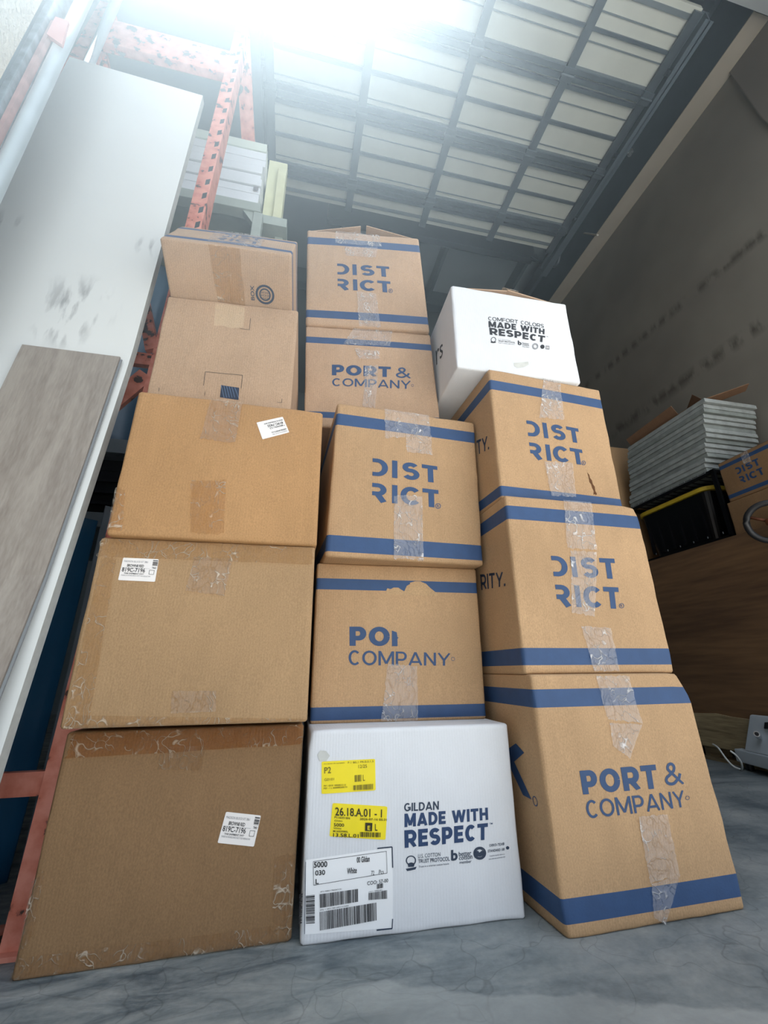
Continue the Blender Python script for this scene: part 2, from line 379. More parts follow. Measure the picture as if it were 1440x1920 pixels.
            for k in range(n):
                bm.faces.new((top[k],top[(k+1)%n],cv)); bm.faces.new((top[k],bot[k],bot[(k+1)%n],top[(k+1)%n]))
            s.groups[part+'#%d'%s.label_n]=[bm,[m]]
        elif kind=='tape':
            W=(s.face(*bil(q,1,.5),0)-s.face(*bil(q,0,.5),0)).length; H=(s.face(*bil(q,.5,1),0)-s.face(*bil(q,.5,0),0)).length
            nu,nv=max(6,int(W/.005)),max(6,int(H/.005)); nu,nv=min(nu,60),min(nv,60)
            bm=B(); sd=random.random()*50; vs,fs=s.grid(nu,nv); bv=[]
            for x,y in vs:
                jx=x+ (.03*noise.noise(Vector((y*9,sd,0))) if x in(0,1) else 0); jy=y+(.04*noise.noise(Vector((x*9,sd,3))) if y in(0,1) else 0)
                uu,vv=bil(q,jx,jy)
                r=abs(noise.noise(Vector((x*W*70+sd,y*H*28,sd))))
                r2_=abs(noise.noise(Vector((x*W*30-sd,y*H*60,sd))))
                h=.0021+.0016*(1-min(1,r*5))+.0014*(1-min(1,r2_*6))
                bv.append(bm.verts.new(s.face(min(max(uu,-.002),1.002),min(max(vv,.0),1.0),h,side)))
            for f in fs: bm.faces.new([bv[i] for i in f])
            s.groups['tape#%d'%random.randrange(10**9)]=[bm,[m]]
    def finish(s):
        made={}
        for k in sorted(s.groups,key=lambda z:'/' in z):
            bm,ms=s.groups[k]
            if '/' in k:
                par=made[k.split('/')[0]] if k.split('/')[0] in made else next(made[x] for x in made if x.split('#')[0]==k.split('#')[0])
                mesh_obj(k.split('/')[1],bm,[M[x] for x in ms],par,'keep')
            else:
                o=mesh_obj(k.split('#')[0],bm,[M[x] for x in ms],s.root,'keep'); made[k]=o
                if k.startswith('tape'):
                    for p in o.data.polygons: p.use_smooth=True
        return s.root
BOX={"A5":[[-0.4321,1.088],1.05,[0.0,0.3872],[0.0,0.4791,0.0003,0.4768]],"A4":[[-0.4276,1.0304],-0.83,[0.3985,0.7886],[-0.0023,0.4762,0.0023,0.4782]],"A3":[[-0.4143,1.0103],0.41,[0.7886,1.1712],[-0.0009,0.4649,0.0005,0.4661]],"A2":[[-0.4285,1.0928],-3.5,[1.1712,1.5743],[-0.0006,0.3891,0.001,0.39]],"B5":[[0.0603,1.0764],-0.8,[0.0,0.3768],[-0.0003,0.4803,0.0003,0.4771]],"B4":[[0.0651,1.1878],-1.39,[0.3768,0.7883],[-0.0006,0.4762,0.0003,0.4698]],"B3":[[0.088,1.1117],2.87,[0.7883,1.2783],[0.0106,0.4726,-0.008,0.4589]],"C2":[[-0.0064,1.2705],-6.44,[1.2783,1.7109],[-0.0102,0.4628,0.0084,0.4826]],"C1":[[-0.0267,1.2663],-7.1,[1.7109,2.2107],[-0.0119,0.4537,0.0095,0.4778]],"D4":[[0.5696,0.9763],1.76,[0.0,0.4895],[-0.0054,0.4446,0.0031,0.4567]],"D3":[[0.5618,0.9964],1.05,[0.4895,0.9577],[0.0017,0.4379,-0.0007,0.4356]],"D2":[[0.5703,1.0244],3.35,[0.9577,1.4145],[0.0035,0.4337,-0.0028,0.4222]],"D1":[[0.4734,1.04],-0.99,[1.4145,1.7693],[0.0021,0.4492,-0.0018,0.4433]]}
STRIPES={"C1":[[0.835,0.916],[0.07,0.142]],"C2":[[0.817,0.883],[0.082,0.137]],"B3":[[0.838,0.92],[0.03,0.124]],"B4":[[0.818,0.894],[0.018,0.092]],"D2":[[0.824,0.904],[0.021,0.091]],"D3":[[0.849,0.934],[0.044,0.13]],"D4":[[0.853,0.933],[0.049,0.134]]}
PRINTS=[
('C1','district','printed_lettering','',[(0.259,0.632),(0.706,0.639),(0.705,0.354),(0.26,0.358)],0,'ink'),
('C1','ring','printed_lettering','',[(0.685,0.395),(0.722,0.398),(0.719,0.354),(0.682,0.351)],0,'ink'),
('C1','text','printed_lettering','R',[(0.695,0.385),(0.71,0.386),(0.709,0.364),(0.694,0.363)],0.01,'ink'),
('C2','text','printed_lettering','PORT',[(0.204,0.596),(0.655,0.608),(0.649,0.502),(0.203,0.488)],0.045,'ink'),
('C2','text','printed_lettering','&',[(0.694,0.609),(0.808,0.612),(0.8,0.502),(0.688,0.501)],0.012,'ink'),
('C2','text','printed_lettering','COMPANY',[(0.203,0.458),(0.803,0.48),(0.797,0.398),(0.202,0.381)],0.008,'ink'),
('C2','ring','printed_lettering','',[(0.803,0.448),(0.823,0.449),(0.821,0.423),(0.801,0.421)],0,'ink'),
('B3','district','printed_lettering','',[(0.253,0.629),(0.7,0.626),(0.705,0.343),(0.26,0.346)],0,'ink'),
('B3','ring','printed_lettering','',[(0.679,0.371),(0.718,0.375),(0.717,0.338),(0.679,0.335)],0,'ink'),
('B3','text','printed_lettering','R',[(0.691,0.363),(0.706,0.364),(0.706,0.346),(0.69,0.345)],0.01,'ink'),
('B4','text','printed_lettering','PO',[(0.199,0.575),(0.433,0.576),(0.434,0.452),(0.202,0.454)],0.045,'ink'),
('B4','poly','printed_lettering','',[(0.446,0.452),(0.446,0.552),(0.475,0.541),(0.479,0.511),(0.486,0.505),(0.479,0.5),(0.479,0.452)],1,'ink'),
('B4','text','printed_lettering','COMPANY',[(0.195,0.428),(0.799,0.408),(0.795,0.329),(0.197,0.335)],0.008,'ink'),
('B4','ring','printed_lettering','',[(0.802,0.384),(0.825,0.383),(0.824,0.359),(0.801,0.359)],0,'ink'),
('B4','poly','torn_paper_patch','',[(0.414,0.818),(0.422,0.836),(0.441,0.83),(0.461,0.842),(0.49,0.842),(0.507,0.828),(0.526,0.818),(0.542,0.856),(0.565,0.872),(0.561,0.879),(0.597,0.891),(0.629,0.891),(0.664,0.876),(0.691,0.846),(0.723,0.818),(0.746,0.801),(0.721,0.79),(0.413,0.792)],1,'torn'),
('D2','district','printed_lettering','',[(0.261,0.604),(0.711,0.605),(0.715,0.314),(0.265,0.312)],0,'ink'),
('D2','ring','printed_lettering','',[(0.692,0.347),(0.732,0.352),(0.725,0.316),(0.685,0.311)],0,'ink'),
('D2','text','printed_lettering','R',[(0.702,0.339),(0.718,0.341),(0.715,0.323),(0.699,0.321)],0.01,'ink'),
('D3','district','printed_lettering','',[(0.262,0.637),(0.724,0.642),(0.699,0.345),(0.262,0.351)],0,'ink'),
('D3','ring','printed_lettering','',[(0.695,0.377),(0.732,0.378),(0.725,0.349),(0.688,0.349)],0,'ink'),
('D3','text','printed_lettering','R',[(0.704,0.37),(0.719,0.371),(0.715,0.356),(0.701,0.356)],0.01,'ink'),
('D4','text','printed_lettering','PORT',[(0.196,0.586),(0.646,0.592),(0.635,0.495),(0.194,0.494)],0.045,'ink'),
('D4','text','printed_lettering','&',[(0.696,0.595),(0.809,0.597),(0.797,0.501),(0.679,0.501)],0.012,'ink'),
('D4','text','printed_lettering','COMPANY',[(0.196,0.471),(0.788,0.478),(0.784,0.412),(0.195,0.402)],0.008,'ink'),
('D4','ring','printed_lettering','',[(0.793,0.454),(0.82,0.452),(0.813,0.436),(0.787,0.437)],0,'ink'),
('D1','text','printed_lettering','COMFORT COLORS',[(0.28,0.649),(0.757,0.662),(0.75,0.612),(0.279,0.602)],0.008,'black'),
('D1','text','printed_lettering','MADE WITH',[(0.279,0.593),(0.756,0.601),(0.747,0.531),(0.276,0.516)],0.05,'black'),
('D1','text','printed_lettering','RESPECT',[(0.28,0.511),(0.752,0.511),(0.738,0.429),(0.28,0.425)],0.05,'black'),
('D1','text','printed_lettering','TM',[(0.762,0.513),(0.777,0.513),(0.776,0.502),(0.761,0.502)],0.0,'black'),
('D1','ring','printed_symbols','',[(0.286,0.396),(0.328,0.405),(0.323,0.343),(0.281,0.334)],0,'black'),
('D1','poly','printed_symbols','',[(0.282,0.344),(0.3,0.339),(0.324,0.35),(0.32,0.335),(0.301,0.328),(0.281,0.33)],1,'black'),
('D1','text','printed_symbols','U.S. COTTON',[(0.344,0.388),(0.442,0.388),(0.441,0.376),(0.343,0.376)],0.0,'grey'),
('D1','text','printed_symbols','TRUST PROTOCOL',[(0.342,0.369),(0.481,0.374),(0.479,0.357),(0.341,0.352)],0.02,'black'),
('D1','text','printed_symbols','Trust in a smarter cotton future',[(0.34,0.345),(0.476,0.349),(0.475,0.339),(0.34,0.334)],0.0,'black'),
('D1','text','printed_symbols','b',[(0.505,0.398),(0.537,0.398),(0.532,0.346),(0.501,0.346)],0.05,'black'),
('D1','text','printed_symbols','better',[(0.543,0.386),(0.6,0.389),(0.598,0.372),(0.541,0.368)],0.01,'black'),
('D1','text','printed_symbols','cotton',[(0.541,0.365),(0.598,0.368),(0.596,0.351),(0.539,0.347)],0.01,'black'),
('D1','text','printed_symbols','member',[(0.539,0.34),(0.6,0.345),(0.599,0.332),(0.538,0.328)],0.0,'black'),
('D1','ring','printed_symbols','',[(0.627,0.395),(0.681,0.406),(0.672,0.329),(0.619,0.318)],0,'grey'),
('D1','ring','printed_symbols','',[(0.634,0.384),(0.671,0.392),(0.665,0.339),(0.629,0.332)],0,'grey'),
('D1','ring','printed_symbols','',[(0.697,0.394),(0.734,0.402),(0.728,0.349),(0.692,0.341)],1,'black'),
('D1','poly','printed_symbols','',[(0.743,0.393),(0.776,0.397),(0.771,0.351),(0.738,0.347)],1,'grey'),
('D1','text','printed_symbols','H',[(0.75,0.384),(0.767,0.386),(0.764,0.36),(0.747,0.358)],0.02,'white'),
('D1','poly','smudge','',[(0.451,0.129),(0.573,0.166),(0.575,0.133),(0.534,0.099),(0.475,0.078),(0.452,0.097)],1,'faint'),
('B5','text','printed_lettering','GILDAN',[(0.444,0.601),(0.611,0.6),(0.609,0.557),(0.443,0.56)],0.02,'inkd'),
('B5','text','printed_lettering','MADE WITH',[(0.445,0.549),(0.855,0.547),(0.853,0.485),(0.444,0.483)],0.055,'ink2'),
('B5','text','printed_lettering','RESPECT',[(0.443,0.468),(0.85,0.469),(0.844,0.388),(0.444,0.384)],0.055,'ink2'),
('B5','text','printed_lettering','TM',[(0.857,0.469),(0.874,0.469),(0.873,0.46),(0.856,0.46)],0.01,'ink2'),
('B5','ring','printed_symbols','',[(0.448,0.348),(0.496,0.344),(0.494,0.297),(0.448,0.301)],0,'inkd'),
('B5','poly','printed_symbols','',[(0.456,0.31),(0.466,0.302),(0.472,0.314),(0.478,0.303),(0.489,0.308),(0.484,0.293),(0.459,0.294)],1,'inkd'),
('B5','poly','printed_symbols','',[(0.447,0.287),(0.472,0.289),(0.497,0.292),(0.491,0.28),(0.467,0.277),(0.453,0.276)],1,'inkd'),
('B5','text','printed_symbols','U.S. COTTON',[(0.505,0.349),(0.609,0.349),(0.608,0.331),(0.504,0.33)],0.0,'inkd'),
('B5','text','printed_symbols','TRUST PROTOCOL',[(0.505,0.325),(0.652,0.325),(0.652,0.305),(0.505,0.307)],0.02,'inkd'),
('B5','text','printed_symbols','Trust in a smarter cotton future',[(0.507,0.295),(0.647,0.296),(0.647,0.288),(0.507,0.287)],0.01,'inkd'),
('B5','text','printed_symbols','b',[(0.66,0.355),(0.692,0.355),(0.69,0.303),(0.658,0.303)],0.06,'inkd'),
('B5','text','printed_symbols','better',[(0.697,0.343),(0.758,0.344),(0.757,0.32),(0.696,0.321)],0.015,'inkd'),
('B5','text','printed_symbols','cotton',[(0.697,0.32),(0.762,0.323),(0.761,0.303),(0.696,0.303)],0.015,'inkd'),
('B5','text','printed_symbols','member',[(0.699,0.299),(0.756,0.299),(0.755,0.285),(0.698,0.286)],0.01,'inkd'),
('B5','ring','printed_symbols','',[(0.769,0.36),(0.833,0.354),(0.828,0.292),(0.765,0.298)],0,'inkd'),
('B5','ring','printed_symbols','',[(0.776,0.352),(0.825,0.347),(0.821,0.3),(0.773,0.304)],0,'inkd'),
('B5','poly','printed_symbols','',[(0.774,0.336),(0.791,0.339),(0.797,0.329),(0.81,0.337),(0.823,0.332),(0.815,0.314),(0.8,0.309),(0.776,0.315)],1,'inkd'),
('B5','text','printed_symbols','OEKO-TEX®',[(0.849,0.365),(0.926,0.366),(0.925,0.352),(0.848,0.352)],0.02,'inkd'),
('B5','text','printed_symbols','STANDARD 100',[(0.84,0.338),(0.925,0.339),(0.924,0.326),(0.839,0.325)],0.02,'inkd'),
('B5','ring','printed_symbols','',[(0.932,0.347),(0.949,0.345),(0.948,0.329),(0.931,0.33)],1,'inkd'),
('B5','text','printed_symbols','Tested for harmful substances',[(0.846,0.31),(0.923,0.313),(0.923,0.307),(0.846,0.304)],0.01,'inkd'),
('B5','text','printed_symbols','www.oeko-tex.com/standard100',[(0.841,0.296),(0.924,0.299),(0.923,0.293),(0.841,0.29)],0.02,'inkd'),
('B5','poly','paper_sleeve','',[(0.009,0.366),(0.389,0.393),(0.387,0.032),(0.017,0.049)],1,'paper'),
('B5','line','printed_bracket','',[(0.319,0.393),(0.386,0.394)],5,'inkd'),
('B5','line','printed_bracket','',[(0.386,0.394),(0.388,0.298)],5,'inkd'),
('B5','line','printed_bracket','',[(0.317,0.032),(0.384,0.031)],5,'inkd'),
('B5','line','printed_bracket','',[(0.386,0.072),(0.384,0.031)],4,'inkd'),
('B5','line','printed_bracket','',[(0.008,0.359),(0.017,0.052)],2.5,'inkd'),
('B5','line','shipping_text','',[(0.04,0.357),(0.36,0.376)],1.6,'black'),
('B5','line','shipping_text','',[(0.36,0.376),(0.363,0.276)],1.6,'black'),
('B5','line','shipping_text','',[(0.363,0.276),(0.046,0.253)],1.6,'black'),
('B5','line','shipping_text','',[(0.046,0.253),(0.04,0.357)],1.6,'black'),
('B5','text','shipping_text','5000',[(0.043,0.354),(0.1,0.355),(0.101,0.328),(0.044,0.329)],0.03,'black'),
('B5','text','shipping_text','030',[(0.05,0.317),(0.092,0.317),(0.093,0.294),(0.051,0.294)],0.03,'black'),
('B5','text','shipping_text','L',[(0.053,0.279),(0.066,0.279),(0.067,0.257),(0.054,0.257)],0.03,'black'),
('B5','text','shipping_text','00 Gildan',[(0.228,0.361),(0.285,0.363),(0.285,0.335),(0.229,0.335)],0.03,'black'),
('B5','text','shipping_text','White',[(0.187,0.315),(0.229,0.316),(0.229,0.289),(0.187,0.288)],0.03,'black'),
('B5','text','shipping_text','72',[(0.292,0.293),(0.306,0.293),(0.306,0.273),(0.292,0.273)],0.0,'black'),
('B5','text','shipping_text','Pcs',[(0.327,0.294),(0.348,0.294),(0.348,0.274),(0.326,0.274)],0.0,'black'),
('B5','text','shipping_text','COO: 57-00',[(0.275,0.247),(0.367,0.251),(0.367,0.235),(0.275,0.23)],0.01,'black'),
('B5','text','shipping_text','(01) 00821780047191',[(0.075,0.225),(0.164,0.228),(0.164,0.22),(0.076,0.218)],0.0,'black'),
('B5','text','shipping_text','(00) 1 0821780 0001315080',[(0.076,0.147),(0.196,0.153),(0.196,0.146),(0.076,0.14)],0.0,'black'),
('B5','text','shipping_text','(241) 5000301',[(0.282,0.203),(0.34,0.206),(0.34,0.199),(0.282,0.197)],0.0,'black'),
('B5','barcode','barcode','1',[(0.072,0.212),(0.237,0.219),(0.238,0.163),(0.076,0.153)],48,'black'),
('B5','barcode','barcode','2',[(0.075,0.137),(0.317,0.151),(0.319,0.074),(0.079,0.059)],70,'black'),
('B5','barcode','barcode','3',[(0.282,0.196),(0.363,0.2),(0.364,0.162),(0.282,0.165)],24,'black'),
('B5','barcode','barcode','4',[(0.317,0.231),(0.346,0.233),(0.346,0.212),(0.317,0.21)],10,'black'),
('B5','barcode','barcode','5',[(0.052,0.211),(0.057,0.091),(0.021,0.093),(0.015,0.211)],26,'black'),
('B5','barcode','barcode','6',[(0.002,0.222),(0.004,0.095),(-0.009,0.095),(-0.012,0.22)],26,'black'),
('B5','label','yellow_label','',[(0.06,0.832),(0.309,0.834),(0.311,0.674),(0.065,0.67)],0,'yellow'),
('B5','text','yellow_label/label_text','P2',[(0.073,0.803),(0.104,0.804),(0.104,0.772),(0.074,0.772)],0.02,'olive'),
('B5','text','yellow_label/label_text','12/25',[(0.23,0.808),(0.27,0.808),(0.27,0.791),(0.23,0.79)],0.0,'olive'),
('B5','text','yellow_label/label_text','G0101',[(0.075,0.747),(0.119,0.748),(0.119,0.735),(0.075,0.734)],0.0,'olive'),
('B5','text','yellow_label/label_text','L',[(0.251,0.756),(0.261,0.756),(0.261,0.726),(0.252,0.725)],0.0,'olive'),
('B5','text','yellow_label/label_text','P116U01 P116/20001',[(0.073,0.823),(0.165,0.824),(0.165,0.818),(0.073,0.817)],0,'olive'),
('B5','text','yellow_label/label_text','P.1 B0.1 PR.0.0.1.5',[(0.18,0.826),(0.301,0.828),(0.301,0.818),(0.181,0.816)],0,'olive'),
('B5','text','yellow_label/label_text','P2F 1 G0101 1000085512 .01',[(0.074,0.714),(0.173,0.714),(0.173,0.706),(0.074,0.706)],0.02,'olive'),
('B5','text','yellow_label/label_text','P2F - 1 L 0000082000 01',[(0.074,0.701),(0.179,0.703),(0.18,0.695),(0.074,0.693)],0.02,'olive'),
('B5','barcode','yellow_label/label_text','7',[(0.208,0.705),(0.301,0.708),(0.301,0.68),(0.208,0.681)],22,'olive'),
('B5','barcode','yellow_label/label_text','8',[(0.213,0.756),(0.245,0.757),(0.245,0.723),(0.214,0.722)],8,'olive'),
('B5','label','yellow_label','',[(0.116,0.623),(0.365,0.59),(0.356,0.43),(0.106,0.466)],0,'yellow'),
('B5','text','yellow_label/label_text','26.18.A.01 - 1',[(0.128,0.603),(0.34,0.579),(0.339,0.539),(0.129,0.563)],0.02,'olive2'),
('B5','text','yellow_label/label_text','P1162018/6',[(0.126,0.56),(0.195,0.551),(0.195,0.541),(0.126,0.55)],0.02,'olive2'),
('B5','text','yellow_label/label_text','2026-07-16 05:31',[(0.239,0.545),(0.362,0.532),(0.361,0.521),(0.239,0.534)],0.02,'olive2'),
('B5','text','yellow_label/label_text','5000',[(0.123,0.528),(0.169,0.523),(0.169,0.507),(0.124,0.512)],0.02,'olive2'),
('B5','text','yellow_label/label_text','L',[(0.308,0.51),(0.319,0.509),(0.319,0.477),(0.308,0.478)],0.02,'olive2'),
('B5','text','yellow_label/label_text','White',[(0.122,0.508),(0.157,0.504),(0.157,0.496),(0.123,0.5)],0.01,'olive2'),
('B5','text','yellow_label/label_text','M16009980L',[(0.121,0.495),(0.188,0.487),(0.188,0.478),(0.122,0.486)],0.02,'olive2'),
('B5','text','yellow_label/label_text','13.58.L.01',[(0.122,0.482),(0.234,0.468),(0.234,0.451),(0.122,0.464)],0.02,'olive2'),
('B5','text','yellow_label/label_text','Gildan',[(0.125,0.543),(0.161,0.539),(0.161,0.532),(0.125,0.536)],0.01,'olive2'),
('B5','poly','yellow_label/label_text','',[(0.264,0.52),(0.296,0.516),(0.294,0.477),(0.263,0.481)],1,'olive2'),
('B5','text','yellow_label/label_text','E',[(0.274,0.505),(0.286,0.503),(0.286,0.483),(0.274,0.485)],0.03,'yellow'),
('B5','barcode','yellow_label/label_text','9',[(0.24,0.478),(0.335,0.467),(0.334,0.445),(0.24,0.454)],24,'olive2'),
('B5','poly','smudge','',[(0.039,0.868),(0.052,0.89),(0.078,0.887),(0.097,0.861),(0.082,0.834),(0.05,0.837)],1,'faint'),
('A4','label','shipping_label','',[(0.114,0.882),(0.269,0.879),(0.27,0.746),(0.111,0.751)],0,'white'),
('A4','text','shipping_label/label_text','MADISON BLOCK RT 3861',[(0.122,0.866),(0.225,0.864),(0.225,0.853),(0.121,0.856)],0,'grey'),
('A4','text','shipping_label/label_text','BROWN8 RED',[(0.138,0.845),(0.21,0.843),(0.21,0.827),(0.138,0.829)],0.03,'black'),
('A4','text','shipping_label/label_text','819C-7196',[(0.119,0.824),(0.219,0.821),(0.219,0.797),(0.119,0.8)],0.02,'black'),
('A4','text','shipping_label/label_text','THIS SHIPMENT 5W7',[(0.131,0.795),(0.216,0.792),(0.216,0.784),(0.131,0.787)],0.02,'black'),
('A4','text','shipping_label/label_text','MADE IN HONDURAS NOT FOR RESALE 001',[(0.121,0.783),(0.246,0.779),(0.246,0.772),(0.121,0.776)],0,'grey'),
('A4','text','shipping_label/label_text','TWO',[(0.247,0.831),(0.265,0.831),(0.265,0.82),(0.247,0.821)],0.04,'black'),
('A4','line','shipping_label/label_text','',[(0.238,0.813),(0.259,0.812)],1.6,'black'),
('A4','line','shipping_label/label_text','',[(0.259,0.812),(0.259,0.788)],1.6,'black'),
('A4','line','shipping_label/label_text','',[(0.259,0.788),(0.238,0.789)],1.6,'black'),
('A4','line','shipping_label/label_text','',[(0.238,0.789),(0.238,0.813)],1.6,'black'),
('A4','barcode','shipping_label/label_text','11',[(0.268,0.871),(0.268,0.836),(0.246,0.837),(0.246,0.872)],7,'black'),
('A4','line','shipping_label/label_text','',[(0.116,0.824),(0.238,0.821)],0.9,'grey'),
('A5','label','shipping_label','',[(0.687,0.59),(0.836,0.559),(0.817,0.422),(0.666,0.455)],0,'white'),
('A5','text','shipping_label/label_text','MADISON BLOCK RT 3861',[(0.692,0.572),(0.792,0.551),(0.79,0.54),(0.69,0.561)],0,'grey'),
('A5','text','shipping_label/label_text','BROWN8 RED',[(0.705,0.547),(0.773,0.532),(0.771,0.516),(0.702,0.53)],0.03,'black'),
('A5','text','shipping_label/label_text','819C-7196',[(0.683,0.529),(0.779,0.508),(0.776,0.484),(0.68,0.505)],0.02,'black'),
('A5','text','shipping_label/label_text','THIS SHIPMENT 5W7',[(0.691,0.497),(0.772,0.479),(0.771,0.471),(0.689,0.489)],0.02,'black'),
('A5','text','shipping_label/label_text','MADE IN HONDURAS NOT FOR RESALE 001',[(0.68,0.487),(0.799,0.461),(0.798,0.453),(0.679,0.479)],0,'grey'),
('A5','text','shipping_label/label_text','TWO',[(0.808,0.514),(0.825,0.51),(0.823,0.499),(0.806,0.503)],0.04,'black'),
('A5','line','shipping_label/label_text','',[(0.796,0.496),(0.816,0.492)],1.6,'black'),
('A5','line','shipping_label/label_text','',[(0.816,0.492),(0.812,0.468)],1.6,'black'),
('A5','line','shipping_label/label_text','',[(0.812,0.468),(0.793,0.472)],1.6,'black'),
('A5','line','shipping_label/label_text','',[(0.793,0.472),(0.796,0.496)],1.6,'black'),
('A5','barcode','shipping_label/label_text','11',[(0.833,0.551),(0.828,0.515),(0.807,0.52),(0.812,0.556)],7,'black'),
('A5','line','shipping_label/label_text','',[(0.68,0.529),(0.797,0.505)],0.9,'grey'),
('A3','label','shipping_label','',[(0.815,0.801),(0.673,0.722),(0.631,0.851),(0.771,0.922)],0,'white'),
('A3','text','shipping_label/label_text','MADISON BLOCK RT 3861',[(0.804,0.807),(0.726,0.763),(0.723,0.772),(0.801,0.815)],0,'grey'),
('A3','text','shipping_label/label_text','UNITED SPORTS CO',[(0.799,0.821),(0.72,0.778),(0.717,0.788),(0.795,0.831)],0.03,'black'),
('A3','text','shipping_label/label_text','* BROWN / 5.3',[(0.788,0.85),(0.71,0.808),(0.706,0.821),(0.784,0.862)],0.03,'black'),
('A3','text','shipping_label/label_text','819C-7432',[(0.778,0.865),(0.696,0.821),(0.69,0.839),(0.772,0.882)],0.03,'black'),
('A3','text','shipping_label/label_text','MADE IN HONDURAS 48 81',[(0.773,0.891),(0.675,0.84),(0.672,0.849),(0.77,0.9)],0.02,'black'),
('A2','line','printed_bracket','',[(0.57,0.747),(0.641,0.746)],2.6,'black'),
('A2','line','printed_bracket','',[(0.641,0.746),(0.638,0.861)],2.6,'black'),
('A2','line','printed_bracket','',[(0.371,0.329),(0.635,0.327)],2.6,'black'),
('A2','line','printed_bracket','',[(0.371,0.329),(0.373,0.215)],2.6,'black'),
('A2','line','printed_bracket','',[(0.635,0.327),(0.636,0.216)],2.6,'black'),
('A2','line','printed_bracket','',[(0.39,0.167),(0.391,0.135)],2.6,'black'),
('A2','line','printed_bracket','',[(0.933,0.164),(0.933,0.131)],2.6,'black'),
('A2','line','printed_bracket','',[(0.933,0.131),(0.899,0.133)],2.6,'black'),
('A2','line','printed_bracket','',[(0.076,0.172),(0.079,0.142)],2.6,'black'),
('A2','poly','blue_sticker','',[(0.495,0.23),(0.622,0.221),(0.627,0.123),(0.497,0.133)],1,'navy'),
('A2','line','blue_sticker/sticker_stripe','',[(0.495,0.227),(0.526,0.131)],2.2,'steel'),
('A2','line','blue_sticker/sticker_stripe','',[(0.514,0.226),(0.544,0.133)],2.2,'steel'),
('A2','line','blue_sticker/sticker_stripe','',[(0.533,0.224),(0.563,0.134)],2.2,'steel'),
('A2','line','blue_sticker/sticker_stripe','',[(0.552,0.222),(0.581,0.136)],2.2,'steel'),
('A2','line','blue_sticker/sticker_stripe','',[(0.571,0.22),(0.6,0.138)],2.2,'steel'),
('A2','line','blue_sticker/sticker_stripe','',[(0.591,0.218),(0.626,0.14)],2.2,'steel'),
('A2','poly','torn_paper_patch','',[(0.357,0.972),(0.48,0.979),(0.584,0.964),(0.591,0.847),(0.592,0.761),(0.507,0.741),(0.44,0.755),(0.377,0.749)],1,'torn_pale'),
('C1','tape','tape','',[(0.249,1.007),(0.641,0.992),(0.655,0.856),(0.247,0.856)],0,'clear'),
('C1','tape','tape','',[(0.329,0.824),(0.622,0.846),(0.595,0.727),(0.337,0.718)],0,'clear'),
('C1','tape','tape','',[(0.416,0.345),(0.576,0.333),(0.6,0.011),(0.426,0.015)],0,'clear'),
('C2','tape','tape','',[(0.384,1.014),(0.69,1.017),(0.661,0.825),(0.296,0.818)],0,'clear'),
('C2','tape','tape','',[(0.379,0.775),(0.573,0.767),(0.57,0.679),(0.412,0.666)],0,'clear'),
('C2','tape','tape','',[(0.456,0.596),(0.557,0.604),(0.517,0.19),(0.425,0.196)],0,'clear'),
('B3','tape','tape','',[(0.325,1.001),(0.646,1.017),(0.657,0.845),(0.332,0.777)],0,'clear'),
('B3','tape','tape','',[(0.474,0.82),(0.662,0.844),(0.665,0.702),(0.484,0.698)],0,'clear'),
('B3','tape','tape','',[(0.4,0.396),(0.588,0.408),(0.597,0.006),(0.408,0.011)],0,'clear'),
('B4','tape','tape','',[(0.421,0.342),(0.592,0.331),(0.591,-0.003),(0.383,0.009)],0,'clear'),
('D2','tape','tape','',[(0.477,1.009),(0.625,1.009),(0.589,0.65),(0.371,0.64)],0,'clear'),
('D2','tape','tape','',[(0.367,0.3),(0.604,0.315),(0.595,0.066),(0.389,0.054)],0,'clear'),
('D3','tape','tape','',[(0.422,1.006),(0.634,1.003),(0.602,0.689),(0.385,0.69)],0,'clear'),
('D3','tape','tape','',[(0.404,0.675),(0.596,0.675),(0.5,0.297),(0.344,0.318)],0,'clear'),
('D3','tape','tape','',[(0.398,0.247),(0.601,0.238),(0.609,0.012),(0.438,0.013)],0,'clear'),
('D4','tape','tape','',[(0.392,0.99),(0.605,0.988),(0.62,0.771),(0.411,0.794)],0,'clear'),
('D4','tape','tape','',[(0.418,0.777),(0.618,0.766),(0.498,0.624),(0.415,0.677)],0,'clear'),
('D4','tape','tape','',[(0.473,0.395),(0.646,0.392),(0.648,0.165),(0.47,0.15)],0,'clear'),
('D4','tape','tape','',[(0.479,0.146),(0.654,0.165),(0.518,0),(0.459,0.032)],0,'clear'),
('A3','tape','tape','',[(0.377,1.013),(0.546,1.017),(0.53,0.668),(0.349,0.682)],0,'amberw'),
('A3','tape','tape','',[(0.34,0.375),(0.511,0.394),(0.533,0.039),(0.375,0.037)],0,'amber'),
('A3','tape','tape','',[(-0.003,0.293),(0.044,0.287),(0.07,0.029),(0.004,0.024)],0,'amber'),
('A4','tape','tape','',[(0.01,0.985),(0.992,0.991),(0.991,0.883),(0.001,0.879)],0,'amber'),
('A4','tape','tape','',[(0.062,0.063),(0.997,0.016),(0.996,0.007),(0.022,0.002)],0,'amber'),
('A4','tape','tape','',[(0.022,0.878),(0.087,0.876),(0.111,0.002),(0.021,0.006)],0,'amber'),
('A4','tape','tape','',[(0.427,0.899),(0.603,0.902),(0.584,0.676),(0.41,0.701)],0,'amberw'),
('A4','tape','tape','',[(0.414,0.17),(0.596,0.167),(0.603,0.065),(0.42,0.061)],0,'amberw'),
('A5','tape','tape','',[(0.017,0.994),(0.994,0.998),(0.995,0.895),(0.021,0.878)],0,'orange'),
('A5','tape','tape','',[(0.382,0.913),(0.567,0.909),(0.562,0.791),(0.385,0.807)],0,'amber'),
